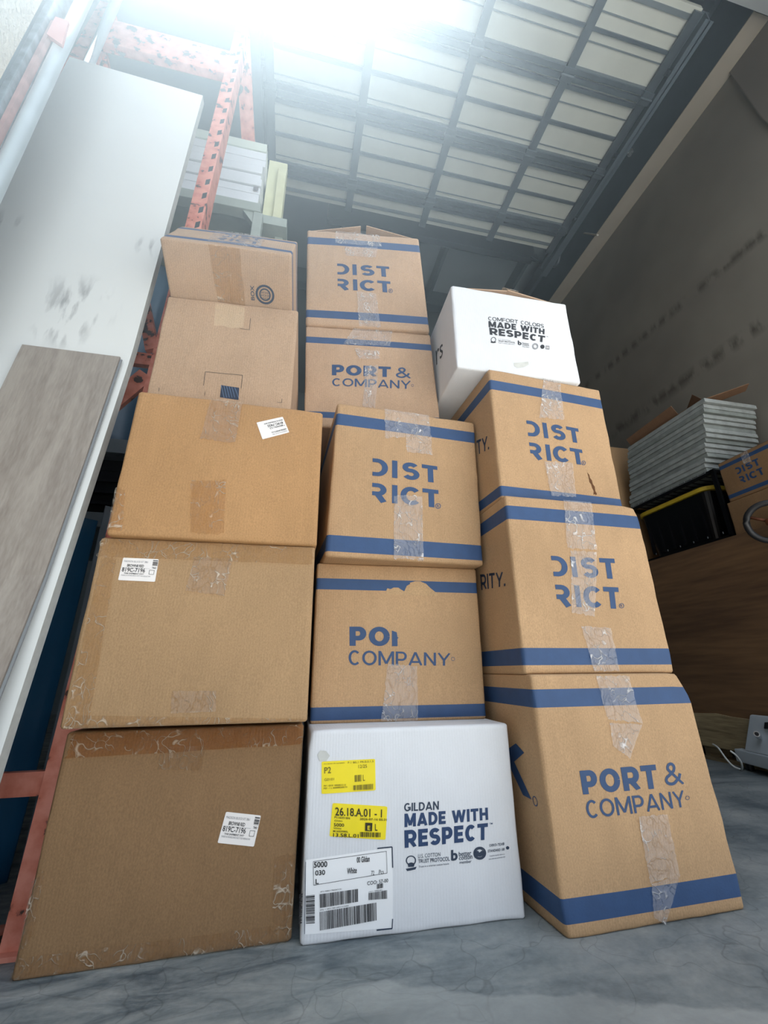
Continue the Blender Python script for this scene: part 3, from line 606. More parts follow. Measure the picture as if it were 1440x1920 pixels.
('A5','tape','tape','',[(0.907,0.371),(0.996,0.372),(0.997,0.009),(0.917,0.1)],0,'amber'),
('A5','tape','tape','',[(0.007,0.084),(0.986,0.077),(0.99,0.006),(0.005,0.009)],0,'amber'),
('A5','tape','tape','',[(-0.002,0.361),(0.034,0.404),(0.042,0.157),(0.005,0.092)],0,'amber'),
]

def std_map(name,depth,rear=0,top_slope=0):
    (px,py),yaw,(z0,z1),(uTL,uTR,uBL,uBR)=BOX[name]; yw=R(yaw); d=Vector((math.cos(yw),math.sin(yw),0)); n=Vector((-math.sin(yw),math.cos(yw),0))
    P=Vector((px,py,0))
    def f(a,b,c):
        l=uBL+(uTL-uBL)*b; r=uBR+(uTR-uBR)*b; l+=rear*c; r-=rear*c
        z=z0+(z1-z0)*b - top_slope*c*b
        v=P+d*(l+(r-l)*a)+n*(depth*c); return (v.x,v.y,z)
    return f
# ---------------------------------------------------------------- the building
def struct(name,bm,m,smooth=False):
    o=mesh_obj(name,bm,m,None,smooth); o['kind']='structure'; return o
def floor_mat():
    m=bpy.data.materials.new('worn_grey_concrete'); m.use_nodes=True; nt=m.node_tree; N=nt.nodes; L=nt.links; p=N['Principled BSDF']
    p.inputs['Roughness'].default_value=.5; p.inputs['Specular IOR Level'].default_value=.35
    tc=N.new('ShaderNodeTexCoord')
    def nz(scale,st,rot=0,det=6):
        mp=N.new('ShaderNodeMapping'); mp.inputs['Scale'].default_value=st; mp.inputs['Rotation'].default_value=(0,0,rot); L.new(tc.outputs['Object'],mp.inputs[0])
        n=N.new('ShaderNodeTexNoise'); n.inputs['Scale'].default_value=scale; n.inputs['Detail'].default_value=det; n.inputs['Roughness'].default_value=.65; n.inputs['Distortion'].default_value=.5; L.new(mp.outputs[0],n.inputs['Vector']); return n
    a=nz(5,(1,3.2,1),R(-28)); b=nz(2.2,(1,1,1)); g=nz(70,(1,1,1))
    cr=N.new('ShaderNodeValToRGB'); e=cr.color_ramp.elements; e[0].position=.39; e[0].color=srgb('#566066'); e[1].position=.64; e[1].color=srgb('#9A9D9C')
    x=cr.color_ramp.elements.new(.5); x.color=srgb('#7D8486')
    # trowel swirls are strongest on the left part of the slab
    sp=N.new('ShaderNodeSeparateXYZ'); L.new(tc.outputs['Object'],sp.inputs[0])
    mr=N.new('ShaderNodeMapRange'); mr.inputs['From Min'].default_value=.5; mr.inputs['From Max'].default_value=-.1; mr.inputs['To Min'].default_value=.25; mr.inputs['To Max'].default_value=1; L.new(sp.outputs['X'],mr.inputs['Value'])
    mx=N.new('ShaderNodeMix'); mx.data_type='FLOAT'; L.new(mr.outputs[0],mx.inputs[0]); L.new(b.outputs['Fac'],mx.inputs[2]); L.new(a.outputs['Fac'],mx.inputs[3])
    L.new(mx.outputs[0],cr.inputs[0])
    m1=N.new('ShaderNodeMix'); m1.data_type='RGBA'; m1.blend_type='MULTIPLY'; m1.inputs[0].default_value=.6; L.new(cr.outputs[0],m1.inputs[6])
    gr=N.new('ShaderNodeMapRange'); gr.inputs['From Min'].default_value=.3; gr.inputs['From Max'].default_value=.6; gr.inputs['To Min'].default_value=.75; L.new(g.outputs['Fac'],gr.inputs['Value']); L.new(gr.outputs[0],m1.inputs[7])
    # hairline cracks
    ds=N.new('ShaderNodeTexNoise'); ds.inputs['Scale'].default_value=6; L.new(tc.outputs['Object'],ds.inputs['Vector'])
    ad=N.new('ShaderNodeMix'); ad.data_type='RGBA'; ad.blend_type='LINEAR_LIGHT'; ad.inputs[0].default_value=.14; L.new(tc.outputs['Object'],ad.inputs[6]); L.new(ds.outputs['Color'],ad.inputs[7])
    vo=N.new('ShaderNodeTexVoronoi'); vo.feature='DISTANCE_TO_EDGE'; vo.inputs['Scale'].default_value=5.5; L.new(ad.outputs[2],vo.inputs['Vector'])
    vr=N.new('ShaderNodeMapRange'); vr.inputs['From Min'].default_value=0; vr.inputs['From Max'].default_value=.012; vr.inputs['To Min'].default_value=.62; vr.inputs['To Max'].default_value=1; L.new(vo.outputs['Distance'],vr.inputs['Value'])
    m2=N.new('ShaderNodeMix'); m2.data_type='RGBA'; m2.blend_type='MULTIPLY'; m2.inputs[0].default_value=.7; L.new(m1.outputs[2],m2.inputs[6]); L.new(vr.outputs[0],m2.inputs[7])
    # paler dry concrete in front of an irregular tide line
    sy=N.new('ShaderNodeMath'); sy.operation='MULTIPLY_ADD'; sy.inputs[1].default_value=.30; L.new(sp.outputs['X'],sy.inputs[0]); L.new(sp.outputs['Y'],sy.inputs[2])
    en=N.new('ShaderNodeTexNoise'); en.inputs['Scale'].default_value=7; en.inputs['Detail'].default_value=6; L.new(tc.outputs['Object'],en.inputs['Vector'])
    ea=N.new('ShaderNodeMath'); ea.operation='MULTIPLY_ADD'; ea.inputs[1].default_value=.12; L.new(en.outputs['Fac'],ea.inputs[0]); L.new(sy.outputs[0],ea.inputs[2])
    er=N.new('ShaderNodeMapRange'); er.inputs['From Min'].default_value=1.045; er.inputs['From Max'].default_value=1.055; er.inputs['To Min'].default_value=1; er.inputs['To Max'].default_value=0; L.new(ea.outputs[0],er.inputs['Value'])
    e2=N.new('ShaderNodeMath'); e2.operation='MULTIPLY'; L.new(er.outputs[0],e2.inputs[0])
    xr=N.new('ShaderNodeMapRange'); xr.inputs['From Min'].default_value=.05; xr.inputs['From Max'].default_value=.2; xr.inputs['To Max'].default_value=.4; L.new(sp.outputs['X'],xr.inputs['Value']); L.new(xr.outputs[0],e2.inputs[1])
    m3=N.new('ShaderNodeMix'); m3.data_type='RGBA'; m3.inputs[7].default_value=srgb('#ABAEAC'); L.new(e2.outputs[0],m3.inputs[0]); L.new(m2.outputs[2],m3.inputs[6])
    L.new(m3.outputs[2],p.inputs['Base Color'])
    bp=N.new('ShaderNodeBump'); bp.inputs['Strength'].default_value=.25; bp.inputs['Distance'].default_value=.01; L.new(mx.outputs[0],bp.inputs['Height']); L.new(bp.outputs[0],p.inputs['Normal'])
    return m
bm=B(); box(bm,(-4,-.1,-.1),(3.1,7,0)); struct('floor',bm,floor_mat())
bm=B(); box(bm,(-12,-14,-.12),(12,-.1,-.005)); struct('ground_outside',bm,mat('sunlit_forecourt_concrete','#B3B1AB',.85,var=.12,vscale=2,bump=.3,bscale=30))
wallm=mat('grey_painted_wall_sheet','#A39D92',.6,var=.12,vscale=1.3,bump=.15,bscale=3)
def scuff_mat():
    m=mat('scuffed_wall_sheet','#918B80',.6); nt=m.node_tree;N=nt.nodes;L=nt.links;p=N['Principled BSDF']
    tc=N.new('ShaderNodeTexCoord'); n=N.new('ShaderNodeTexNoise'); n.inputs['Scale'].default_value=1.2; n.inputs['Detail'].default_value=4; L.new(tc.outputs['Object'],n.inputs['Vector'])
    cr=N.new('ShaderNodeValToRGB'); cr.color_ramp.elements[0].position=.35; cr.color_ramp.elements[0].color=srgb('#6F6B64'); cr.color_ramp.elements[1].position=.7; cr.color_ramp.elements[1].color=srgb('#827E76'); L.new(n.outputs['Fac'],cr.inputs[0])
    sp=N.new('ShaderNodeSeparateXYZ'); L.new(tc.outputs['Object'],sp.inputs[0])
    # smeared scuff bands along two sloping lines on the sheet
    out=cr.outputs[0]
    for k0,k1,w_ in ((.0,2.655,.075),(.06,3.16,.06)):
        # distance from z = k0*y + k1
        a=N.new('ShaderNodeMath'); a.operation='MULTIPLY_ADD'; a.inputs[1].default_value=k0; a.inputs[2].default_value=k1; L.new(sp.outputs['Y'],a.inputs[0])
        b=N.new('ShaderNodeMath'); b.operation='SUBTRACT'; L.new(sp.outputs['Z'],b.inputs[0]); L.new(a.outputs[0],b.inputs[1])
        c_=N.new('ShaderNodeMath'); c_.operation='ABSOLUTE'; L.new(b.outputs[0],c_.inputs[0])
        r=N.new('ShaderNodeMapRange'); r.inputs['From Min'].default_value=0; r.inputs['From Max'].default_value=w_; r.inputs['To Min'].default_value=1; r.inputs['To Max'].default_value=0; L.new(c_.outputs[0],r.inputs['Value'])
        mp=N.new('ShaderNodeMapping'); mp.inputs['Scale'].default_value=(1,9,3); L.new(tc.outputs['Object'],mp.inputs[0])
        q=N.new('ShaderNodeTexNoise'); q.inputs['Scale'].default_value=1.6; q.inputs['Detail'].default_value=5; L.new(mp.outputs[0],q.inputs['Vector'])
        qr=N.new('ShaderNodeMapRange'); qr.inputs['From Min'].default_value=.44; qr.inputs['From Max'].default_value=.58; L.new(q.outputs['Fac'],qr.inputs['Value'])
        mu=N.new('ShaderNodeMath'); mu.operation='MULTIPLY'; L.new(r.outputs[0],mu.inputs[0]); L.new(qr.outputs[0],mu.inputs[1])
        x=N.new('ShaderNodeMix'); x.data_type='RGBA'; x.inputs[7].default_value=srgb('#56524B'); L.new(mu.outputs[0],x.inputs[0]); L.new(out,x.inputs[6]); out=x.outputs[2]
    L.new(out,p.inputs['Base Color']); return m
bm=B(); box(bm,(2.95,.75,0),(3.1,7,5.45)); struct('wall_right',bm,scuff_mat())
bm=B(); add_hex(bm,[(2.925,1.18,3.99),(2.945,1.18,3.99),(2.945,.2,.0),(2.925,.2,.0),(2.925,1.22,4.66),(2.945,1.22,4.66),(2.945,.2,4.66),(2.925,.2,4.66)]); struct('trim_1',bm,mat('overlapping_wall_sheet','#6A655D',.65,var=.1,vscale=2))
bm=B(); box(bm,(-4,6.9,0),(3.1,7,5.45)); struct('wall_back',bm,mat('back_wall_cladding','#7F8C93',.6,var=.1,vscale=2))
bm=B(); box(bm,(-4,.75,0),(-3.9,7,5.45)); struct('wall_left',bm,wallm)
bm=B(); box(bm,(-4,.75,5.45),(3.1,7,5.6)); struct('ceiling',bm,mat('roof_sheet','#8B979D',.6,var=.1,vscale=2))
stucco=mat('cream_stucco','#D8D0BF',.9,bump=.9,bscale=60,var=.12,vscale=25)
bm=B(); box(bm,(-4,.72,0),(-.86,.86,5.6)); struct('wall_front_left',bm,stucco)
bm=B(); box(bm,(-.86,.74,4.6),(3.1,.915,5.6)); struct('wall_front_header',bm,mat('grey_steel_header','#8C9296',.5,var=.08,vscale=4))
bm=B(); box(bm,(2.96,.72,0),(3.6,.86,5.6)); struct('wall_front_right',bm,stucco)
bm=B(); box(bm,(-2.2,-8,0),(-1.9,.5,6)); struct('wall_blocker_left',bm,mat('dark_blocker_wall','#6B5F52',.9,var=.2,vscale=3,bump=.3,bscale=20))  # unseen wall added to block sky light from the left and darken box sides
# eaves beam along the right wall and bands of the left door jamb
dsteel=mat('dark_blue_grey_steel','#5C6A75',.45,.3,var=.15,vscale=3)
bm=B(); box(bm,(2.8,.92,4.66),(2.95,6.9,5.25),0,.004); box(bm,(2.76,.92,5.1),(2.8,6.9,5.25)); struct('trim_2',bm,[dsteel])
bm=B(); box(bm,(2.79,.93,4.652),(2.948,6.9,4.66)); struct('trim_3',bm,mat('pale_beam_flange','#9A9388',.6,var=.1,vscale=5))
jamb=mat('blue_grey_painted_steel','#7E929E',.4,.2,var=.15,vscale=6)
bm=B(); box(bm,(-1.10,.865,0),(-.925,.945,4.7),0,.004); box(bm,(-.94,.862,0),(-.927,.94,4.7)); struct('trim_4',bm,jamb)
bm=B(); box(bm,(-.872,.88,0),(-.853,.94,4.7),0,.003); struct('trim_5',bm,mat('worn_steel_angle','#9AA9B2',.35,.3,var=.4,vscale=30))
# ---------------------------------------------------------------- overhead sectional door, rolled up under the roof
door=bpy.data.objects.new('door_1',None); COL.objects.link(door); door.location=(1,1.8,4.6)
tag(door,'open sectional overhead door of pale insulated panels, rolled back overhead','overhead door',kind='structure')
dpan=mat('pale_insulated_door_sheet','#B4B9B3',.45,var=.08,vscale=5,bump=.1,bscale=8); drail=mat('galvanised_door_rail','#4B565F',.4,.3,var=.2,vscale=8); dshade=mat('rib_steel','#646E74',.4,.2)
X0,X1=-.40,2.41
for k in range(4):
    y1=2.74-.53*k+ (0 if k else 0); y0=max(y1-.53+.006,.99)
    if k==0: y1=2.74; y0=2.74-.21
    else: y1=2.53-.53*(k-1)-.006; y0=max(2.53-.53*k,.98)
    bm=B(); box(bm,(X0,y0,4.60),(X1,y1,4.645),0)
    sec=mesh_obj('door_section',bm,dpan,door)
    bm=B()
    n=max(1,int((y1-y0)/.0441))
    for i in range(1,n):
        y=y0+(y1-y0)*i/n
        if i in(1,n-1): box(bm,(X0,y-.014,4.592),(X1,y+.014,4.6),0)
        elif i%3==0: box(bm,(X0,y-.004,4.595),(X1,y+.004,4.6),0)
    mesh_obj('stiffening_rib',bm,dshade,sec)
for y in (2.53,2.0,1.47):
    bm=B(); box(bm,(X0,y-.055,4.575),(X1,y-.025,4.6),0); box(bm,(X0,y-.012,4.57),(X1,y+.016,4.6),0); box(bm,(X0,y+.035,4.58),(X1,y+.06,4.6),0); mesh_obj('joint_rail',bm,drail,door)
for y in (2.27,1.74,1.21):
    bm=B(); box(bm,(X0,y-.012,4.585),(X1,y+.008,4.6),0); mesh_obj('mid_rail',bm,drail,door)
for x in (-.41,.28,1.005,1.715,2.38):
    bm=B(); box(bm,(x-.03,.99,4.568),(x+.03,2.76,4.592),0); st=mesh_obj('stile',bm,drail,door)
    for y in (2.5,1.97,1.44):
        bm=B(); box(bm,(x-.045,y-.03,4.55),(x+.045,y+.05,4.569),0,.003); tube(bm,[(x-.05,y+.01,4.552),(x+.05,y+.01,4.552)],.009,8); mesh_obj('hinge',bm,drail,st)
for x in (-.50,2.47):
    bm=B(); box(bm,(x-.004,1.0,4.54),(x+.004,3.0,4.66)); box(bm,(x-.035,1.0,4.54),(x+.03,3.0,4.548)); box(bm,(x-.035,1.0,4.65),(x+.03,3.0,4.66)); mesh_obj('horizontal_track',bm,dsteel,door)
    for y in (1.3,1.85,2.4):
        bm=B(); tube(bm,[(x-.04,y,4.6),(x+.04 if x>0 else x+.09,y,4.6)],.022,12); mesh_obj('roller',bm,drail,door)
bm=B(); box(bm,(.1,3.1,4.98),(2.5,3.22,5.2),0,.02); box(bm,(.1,3.08,4.9),(2.5,3.11,4.98)); mesh_obj('spring_housing',bm,mat('dark_spring_housing','#39434B',.4,.2),door)
bm=B(); tube(bm,[(2.52+.0*k,2.75+.02*k,4.62-.012*k*(8-k)/2) for k in range(0,9)]+[(2.45,3.0,4.75),(2.42,3.1,4.95)],.012,8); mesh_obj('lift_cable',bm,drail,door)
# steel framing seen past the door
fr=mat('shadowed_roof_steel','#54616A',.5,.2,var=.15,vscale=3)
bm=B()
for x in (-1.2,.3,1.55,2.6): box(bm,(x-.02,3.3,5.25),(x+.02,6.9,5.45))
for x in (-1.2,.3,1.55): box(bm,(x-.015,6.86,2),(x+.015,6.9,5.45))
struct('trim_6',bm,fr)
bm=B(); box(bm,(-4,4.2,5.2),(2.95,4.32,5.5),0,.005); struct('trim_7',bm,fr)
bm=B(); bar(bm,(2.79,2.66,4.85),(2.72,2.45,4.52),.02,.012); struct('trim_8',bm,mat('pale_strap','#B5B2A8',.6))
bm=B(); box(bm,(2.775,1.94,4.95),(2.8,1.99,5.0),0,.004); tube(bm,[(2.78,1.965,4.975),(2.74,1.965,4.96)],.01,8); struct('trim_9',bm,mat('bright_bolt_plate','#A6B0B5',.3,.6,var=.4,vscale=60))
def make(name,label,body,depth,rear=0,top_slope=0,seed=0,stripes=True,key=None,bulge=.005,crush=None):
    c=Carton(std_map(key,depth,rear,top_slope),name,label,body,STRIPES.get(key,()) if stripes else (),seed=seed,bulge=bulge,crush=crush)
    for b,kind,part,text,q,arg,m in PRINTS:
        if b==key: c.decal(kind,part,text,q,arg,m)
    return c
def plate(bm,P,t,mi=0):
    """thin board: quad P (4 points) given real thickness t"""
    P=[Vector(p) for p in P]; n=(P[1]-P[0]).cross(P[3]-P[0]).normalized()*t
    add_hex(bm,[*P,*[p+n for p in P]],mi)
# left stack, bottom to top
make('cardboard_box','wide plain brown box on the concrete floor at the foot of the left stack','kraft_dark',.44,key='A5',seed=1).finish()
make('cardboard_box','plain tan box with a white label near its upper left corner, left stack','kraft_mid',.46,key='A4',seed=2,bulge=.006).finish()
make('cardboard_box','orange-tan box with an upside-down white label, in the middle of the left stack','kraft_orange',.45,key='A3',seed=3).finish()
make('cardboard_box','plain brown box with a dark blue striped sticker, directly under the tilted box','kraft_pale',.27,.0,.17,key='A2',seed=4).finish()
def a1map(a,b,c):
    d=Vector((.998,-.061,0)); n=Vector((.061,.998,0))
    es=n*.485+Vector((0,0,.875)); ed=n*.875-Vector((0,0,.485))
    v=Vector((-.434,.965,1.655))+d*(.366*a)+es*(.225*b)+ed*(.40*c); return (v.x,v.y,v.z)
c=Carton(a1map,'cardboard_box','brown box tipped back on top of the left stack, taped underside showing','kraft_pale',[(.12,.24),(.80,.92)],seed=5)
c.decal('district','printed_lettering','',[(.40,.78),(.70,.78),(.72,.28),(.38,.28)],0,'ink')
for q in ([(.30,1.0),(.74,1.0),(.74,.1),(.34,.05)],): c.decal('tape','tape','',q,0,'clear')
c.decal('ring','box_maker_stamp','',[(.70,.225),(.855,.225),(.855,.365),(.70,.365)],0,'inkd','bottom')
c.decal('ring','box_maker_stamp','',[(.73,.25),(.825,.25),(.825,.34),(.73,.34)],0,'inkd','bottom')
for i,t in enumerate(('CERTIFIED','BOX','MAKER')): c.decal('text','box_maker_stamp',t,[(.735,.275+.02*i),(.82,.275+.02*i),(.82,.288+.02*i),(.735,.288+.02*i)],0,'inkd','bottom')
c.decal('text','box_maker_stamp','BOX',[(.66,.345),(.66,.24),(.69,.24),(.69,.345)],.03,'inkd','bottom')
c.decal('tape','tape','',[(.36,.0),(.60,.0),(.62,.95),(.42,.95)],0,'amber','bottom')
c.decal('line','seam_slit','',[(.485,.0),(.515,.98)],3,'torn','bottom')
c.finish()
# middle stack
make('cardboard_box','white box with two yellow labels and bold blue printing, on the concrete floor','kraft_white',.50,key='B5',seed=6,crush=[((0,1,0),.08,.006,.004,-.003),((1,0,0),.06,-.003,-.004,0)]).finish()
make('cardboard_box','tan box with partly torn-off blue lettering, standing on the white box with yellow labels','kraft',.48,key='B4',seed=7).finish()
make('cardboard_box','blue-striped tan box in the middle stack, resting on the box with torn lettering','kraft',.50,key='B3',seed=8).finish()
make('cardboard_box','tan box with blue lettering, set back in the middle stack under its topmost box','kraft_pale',.42,.055,key='C2',seed=9).finish()
c=make('cardboard_box','topmost blue-striped box of the middle stack, its two top flaps tented open','kraft_pale',.42,key='C1',seed=10)
f=c.P0
for side in (0,1):
    bm=B(); h=lambda u,cc,dz:Vector(f(u,1,cc))+Vector((0,0,dz))
    if side==0: P=[h(.005,.03,.004),h(.475,.03,.060),h(.475,.97,.060),h(.005,.97,.004)]
    else: P=[h(.525,.03,.066),h(.995,.03,.004),h(.995,.97,.004),h(.525,.97,.066)]
    plate(bm,P,.004); mesh_obj('top_flap',bm,M['kraft_pale'],c.root)
c.finish()
# right stack
def dside(c,q,text,m,bold=0): c.decal('text','side_lettering',text,q,bold,m,'left')
c=make('cardboard_box','large tan box with blue lettering at the foot of the right stack, on the floor','kraft',.48,key='D4',seed=11,crush=[((1,1,0),.13,-.020,.006,-.003),((0,0,0),.07,.006,.004,0)])
dside(c,[(.43,.72),(.145,.66),(.135,.44),(.42,.50)],'K','ink',.05); c.decal('ring','side_lettering','',[(.125,.475),(.085,.475),(.085,.435),(.125,.435)],0,'ink','left'); c.finish()
c=make('cardboard_box','blue-striped tan box, second from the floor in the right stack','kraft',.46,key='D3',seed=12,crush=[((1,1,0),.08,-.008,.004,-.004)])
dside(c,[(.42,.606),(.085,.556),(.105,.475),(.42,.505)],'RITY.','inkd',.02); c.finish()
c=make('cardboard_box','blue-striped tan box with a small gash, directly below the upper white box','kraft',.46,key='D2',seed=13)
dside(c,[(.25,.555),(.07,.50),(.09,.40),(.25,.44)],'TY.','inkd',.02)
bm=B(); pts=[(.728,.262),(.742,.246),(.745,.222),(.757,.208),(.762,.178),(.775,.160),(.774,.128),(.785,.108),(.776,.100),(.765,.106),(.752,.100),(.762,.125),(.752,.150),(.746,.178),(.735,.190),(.735,.225)]
bm.faces.new([bm.verts.new(c.face(x,y,.0008)) for x,y in pts]); mesh_obj('gash',bm,mat('torn_dark_core','#5A3719',.9),c.root,'keep')
c.finish()
c=make('cardboard_box','white box with black printing on top of the right stack','kraft_white',.385,key='D1',seed=14)
dside(c,[(.50,.655),(.29,.56),(.31,.42),(.50,.46)],'rs','black',.0)
f=c.P0
for side in (0,1):
    bm=B(); h=lambda u,cc,dz:Vector(f(u,1,cc))+Vector((0,0,dz))
    if side==0: P=[h(.02,.04,.004),h(.50,.04,.033),h(.50,.96,.033),h(.02,.96,.004)]
    else: P=[h(.505,.04,.038),h(.97,.04,.004),h(.97,.96,.004),h(.505,.96,.038)]
    plate(bm,P,.005); mesh_obj('top_flap',bm,M['kraft_pale'],c.root)
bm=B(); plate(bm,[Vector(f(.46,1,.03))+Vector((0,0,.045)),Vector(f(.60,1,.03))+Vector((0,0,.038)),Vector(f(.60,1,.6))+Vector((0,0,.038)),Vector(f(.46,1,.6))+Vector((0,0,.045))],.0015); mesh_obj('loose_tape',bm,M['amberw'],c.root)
c.finish()

# ---------------------------------------------------------------- leaning white slab and floor plank
def prof(pts,z):
    for (z0,y0),(z1,y1) in zip(pts,pts[1:]):
        if z<=z1: return y0+(y1-y0)*(z-z0)/(z1-z0)
    return pts[-1][1]
def leaning(name,x0,x1,pf,ztop,t,m,nx=10,nz=40,skew=0,ms=None):
    bm=B(); V={}
    for j in range(nz+1):
        for i in range(nx+1):
            for k in(0,1):
                z=ztop*j/nz+ (skew*(i/nx) if j==nz else 0)
                V[i,j,k]=bm.verts.new((x0+(x1-x0)*i/nx,prof(pf,z)+k*t,z))
    for j in range(nz):
        for i in range(nx):
            for k in(0,1): bm.faces.new((V[i,j,k],V[i+1,j,k],V[i+1,j+1,k],V[i,j+1,k]))
        for i in(0,nx):
            f=bm.faces.new((V[i,j,0],V[i,j,1],V[i,j+1,1],V[i,j+1,0])); f.material_index=1 if ms else 0
    for i in range(nx):
        for j in(0,nz):
            f=bm.faces.new((V[i,j,0],V[i+1,j,0],V[i+1,j,1],V[i,j,1])); f.material_index=1 if ms else 0
    return bm
slabp=[(0,.955),(.377,.986),(.672,1.018),(1.013,1.058),(1.343,1.095),(1.874,1.115),(2.74,1.150)]
slabm=mat('scuffed_white_laminate','#D9DBD9',.38,bump=.08,bscale=6,var=.05,vscale=2)
def marks(m):
    nt=m.node_tree;N=nt.nodes;L=nt.links;p=N['Principled BSDF']; src=p.inputs['Base Color'].links[0].from_socket
    tc=N.new('ShaderNodeTexCoord'); mp=N.new('ShaderNodeMapping'); mp.inputs['Rotation'].default_value=(0,R(35),0); mp.inputs['Scale'].default_value=(9,1,2.2); L.new(tc.outputs['Object'],mp.inputs[0])
    n=N.new('ShaderNodeTexNoise'); n.inputs['Scale'].default_value=4; n.inputs['Detail'].default_value=7; L.new(mp.outputs[0],n.inputs['Vector'])
    r=N.new('ShaderNodeMapRange'); r.inputs['From Min'].default_value=.52; r.inputs['From Max'].default_value=.66; L.new(n.outputs['Fac'],r.inputs['Value'])
    out=None
    for c,rad in (((-.66,1.09,1.50),.13),((-.68,1.10,1.42),.10),((-.52,1.1,1.78),.06),((-.93,1.1,1.75),.09)):
        v=N.new('ShaderNodeVectorMath'); v.operation='DISTANCE'; v.inputs[1].default_value=c; L.new(tc.outputs['Object'],v.inputs[0])
        q=N.new('ShaderNodeMapRange'); q.inputs['From Min'].default_value=0; q.inputs['From Max'].default_value=rad; q.inputs['To Min'].default_value=1; q.inputs['To Max'].default_value=0; L.new(v.outputs['Value'],q.inputs['Value'])
        if out is None: out=q.outputs[0]
        else:
            x=N.new('ShaderNodeMath'); x.operation='MAXIMUM'; L.new(out,x.inputs[0]); L.new(q.outputs[0],x.inputs[1]); out=x.outputs[0]
    mu=N.new('ShaderNodeMath'); mu.operation='MULTIPLY'; L.new(out,mu.inputs[0]); L.new(r.outputs[0],mu.inputs[1])
    m2=N.new('ShaderNodeMath'); m2.operation='MULTIPLY'; m2.inputs[1].default_value=.9; L.new(mu.outputs[0],m2.inputs[0])
    x=N.new('ShaderNodeMix'); x.data_type='RGBA'; x.inputs[7].default_value=srgb('#6E6F72'); L.new(m2.outputs[0],x.inputs[0]); L.new(src,x.inputs[6]); L.new(x.outputs[2],p.inputs['Base Color'])
marks(slabm)
o=mesh_obj('white_panel',leaning('white_panel',-.98,-.489,slabp,2.735,.028,slabm,skew=-.04,ms=1),[slabm,mat('raw_panel_edge','#B9BBB8',.7,var=.12,vscale=60)],None,False)
tag(o,'tall white laminate panel leaning against the orange rack, scuffed grey in the middle','panel')
def wood(name,c1,c2,axis='z',sc_=1.0,rough=.55,c3=None,fine=1.0):
    m=bpy.data.materials.new(name); m.use_nodes=True; nt=m.node_tree; N=nt.nodes; L=nt.links; p=N['Principled BSDF']; p.inputs['Roughness'].default_value=rough
    tc=N.new('ShaderNodeTexCoord'); mp=N.new('ShaderNodeMapping'); st={'z':(1,1,.09),'y':(1,.09,1),'x':(.09,1,1)}[axis]; mp.inputs['Scale'].default_value=tuple(v*sc_ for v in st); L.new(tc.outputs['Object'],mp.inputs[0])
    n=N.new('ShaderNodeTexNoise'); n.inputs['Scale'].default_value=9; n.inputs['Detail'].default_value=8; n.inputs['Distortion'].default_value=.7; L.new(mp.outputs[0],n.inputs['Vector'])
    g=N.new('ShaderNodeTexNoise'); g.inputs['Scale'].default_value=90*fine; g.inputs['Detail'].default_value=3; L.new(mp.outputs[0],g.inputs['Vector'])
    a=N.new('ShaderNodeMath'); a.operation='MULTIPLY_ADD'; a.inputs[1].default_value=.35; L.new(g.outputs['Fac'],a.inputs[0]); b=N.new('ShaderNodeMath'); b.operation='MULTIPLY'; b.inputs[1].default_value=.65; L.new(n.outputs['Fac'],b.inputs[0]); L.new(b.outputs[0],a.inputs[2])
    cr=N.new('ShaderNodeValToRGB'); e=cr.color_ramp.elements; e[0].position=.375; e[0].color=srgb(c2); e[1].position=.62; e[1].color=srgb(c1)
    L.new(a.outputs[0],cr.inputs[0]); L.new(cr.outputs[0],p.inputs['Base Color'])
    bp=N.new('ShaderNodeBump'); bp.inputs['Strength'].default_value=.12; bp.inputs['Distance'].default_value=.003; L.new(a.outputs[0],bp.inputs['Height']); L.new(bp.outputs[0],p.inputs['Normal']); return m,cr
plm,_=wood('grey_oak_plank','#9C948B','#837A72','z',2.4,.5)
nt=plm.node_tree;N=nt.nodes;L=nt.links;p=N['Principled BSDF']; src=p.inputs['Base Color'].links[0].from_socket; tc=N.new('ShaderNodeTexCoord'); out=src
for c in ((-.61,.99,1.03),(-.66,.95,.62),(-.56,.96,.80)):
    mp=N.new('ShaderNodeMapping'); mp.vector_type='POINT'; mp.inputs['Location'].default_value=tuple(-v*s_ for v,s_ in zip(c,(1,1,.5))); mp.inputs['Scale'].default_value=(1,1,.5); L.new(tc.outputs['Object'],mp.inputs[0])
    v=N.new('ShaderNodeVectorMath'); v.operation='LENGTH'; L.new(mp.outputs[0],v.inputs[0])
    q=N.new('ShaderNodeMapRange'); q.inputs['From Min'].default_value=.004; q.inputs['From Max'].default_value=.022; q.inputs['To Min'].default_value=.75; q.inputs['To Max'].default_value=0; L.new(v.outputs['Value'],q.inputs['Value'])
    x=N.new('ShaderNodeMix'); x.data_type='RGBA'; x.inputs[7].default_value=srgb('#5E554D'); L.new(q.outputs[0],x.inputs[0]); L.new(out,x.inputs[6]); out=x.outputs[2]
L.new(out,p.inputs['Base Color'])
pk=[(0,.900),(.459,.957),(.69,1.003),(1.0,1.042),(1.32,1.077)]
root=empty('floor_plank',(-.62,.9,0),'grey oak-look floor plank leaning on the front of the white panel','floor plank')
mesh_obj('plank_face',leaning('p',-.743,-.508,pk,1.318,.006,plm,skew=0),plm,root)
mesh_obj('click_edge',leaning('p',-.5075,-.5025,[(z,y+.004) for z,y in pk],1.312,.004,plm),mat('grey_click_profile','#7D8184',.4),root)
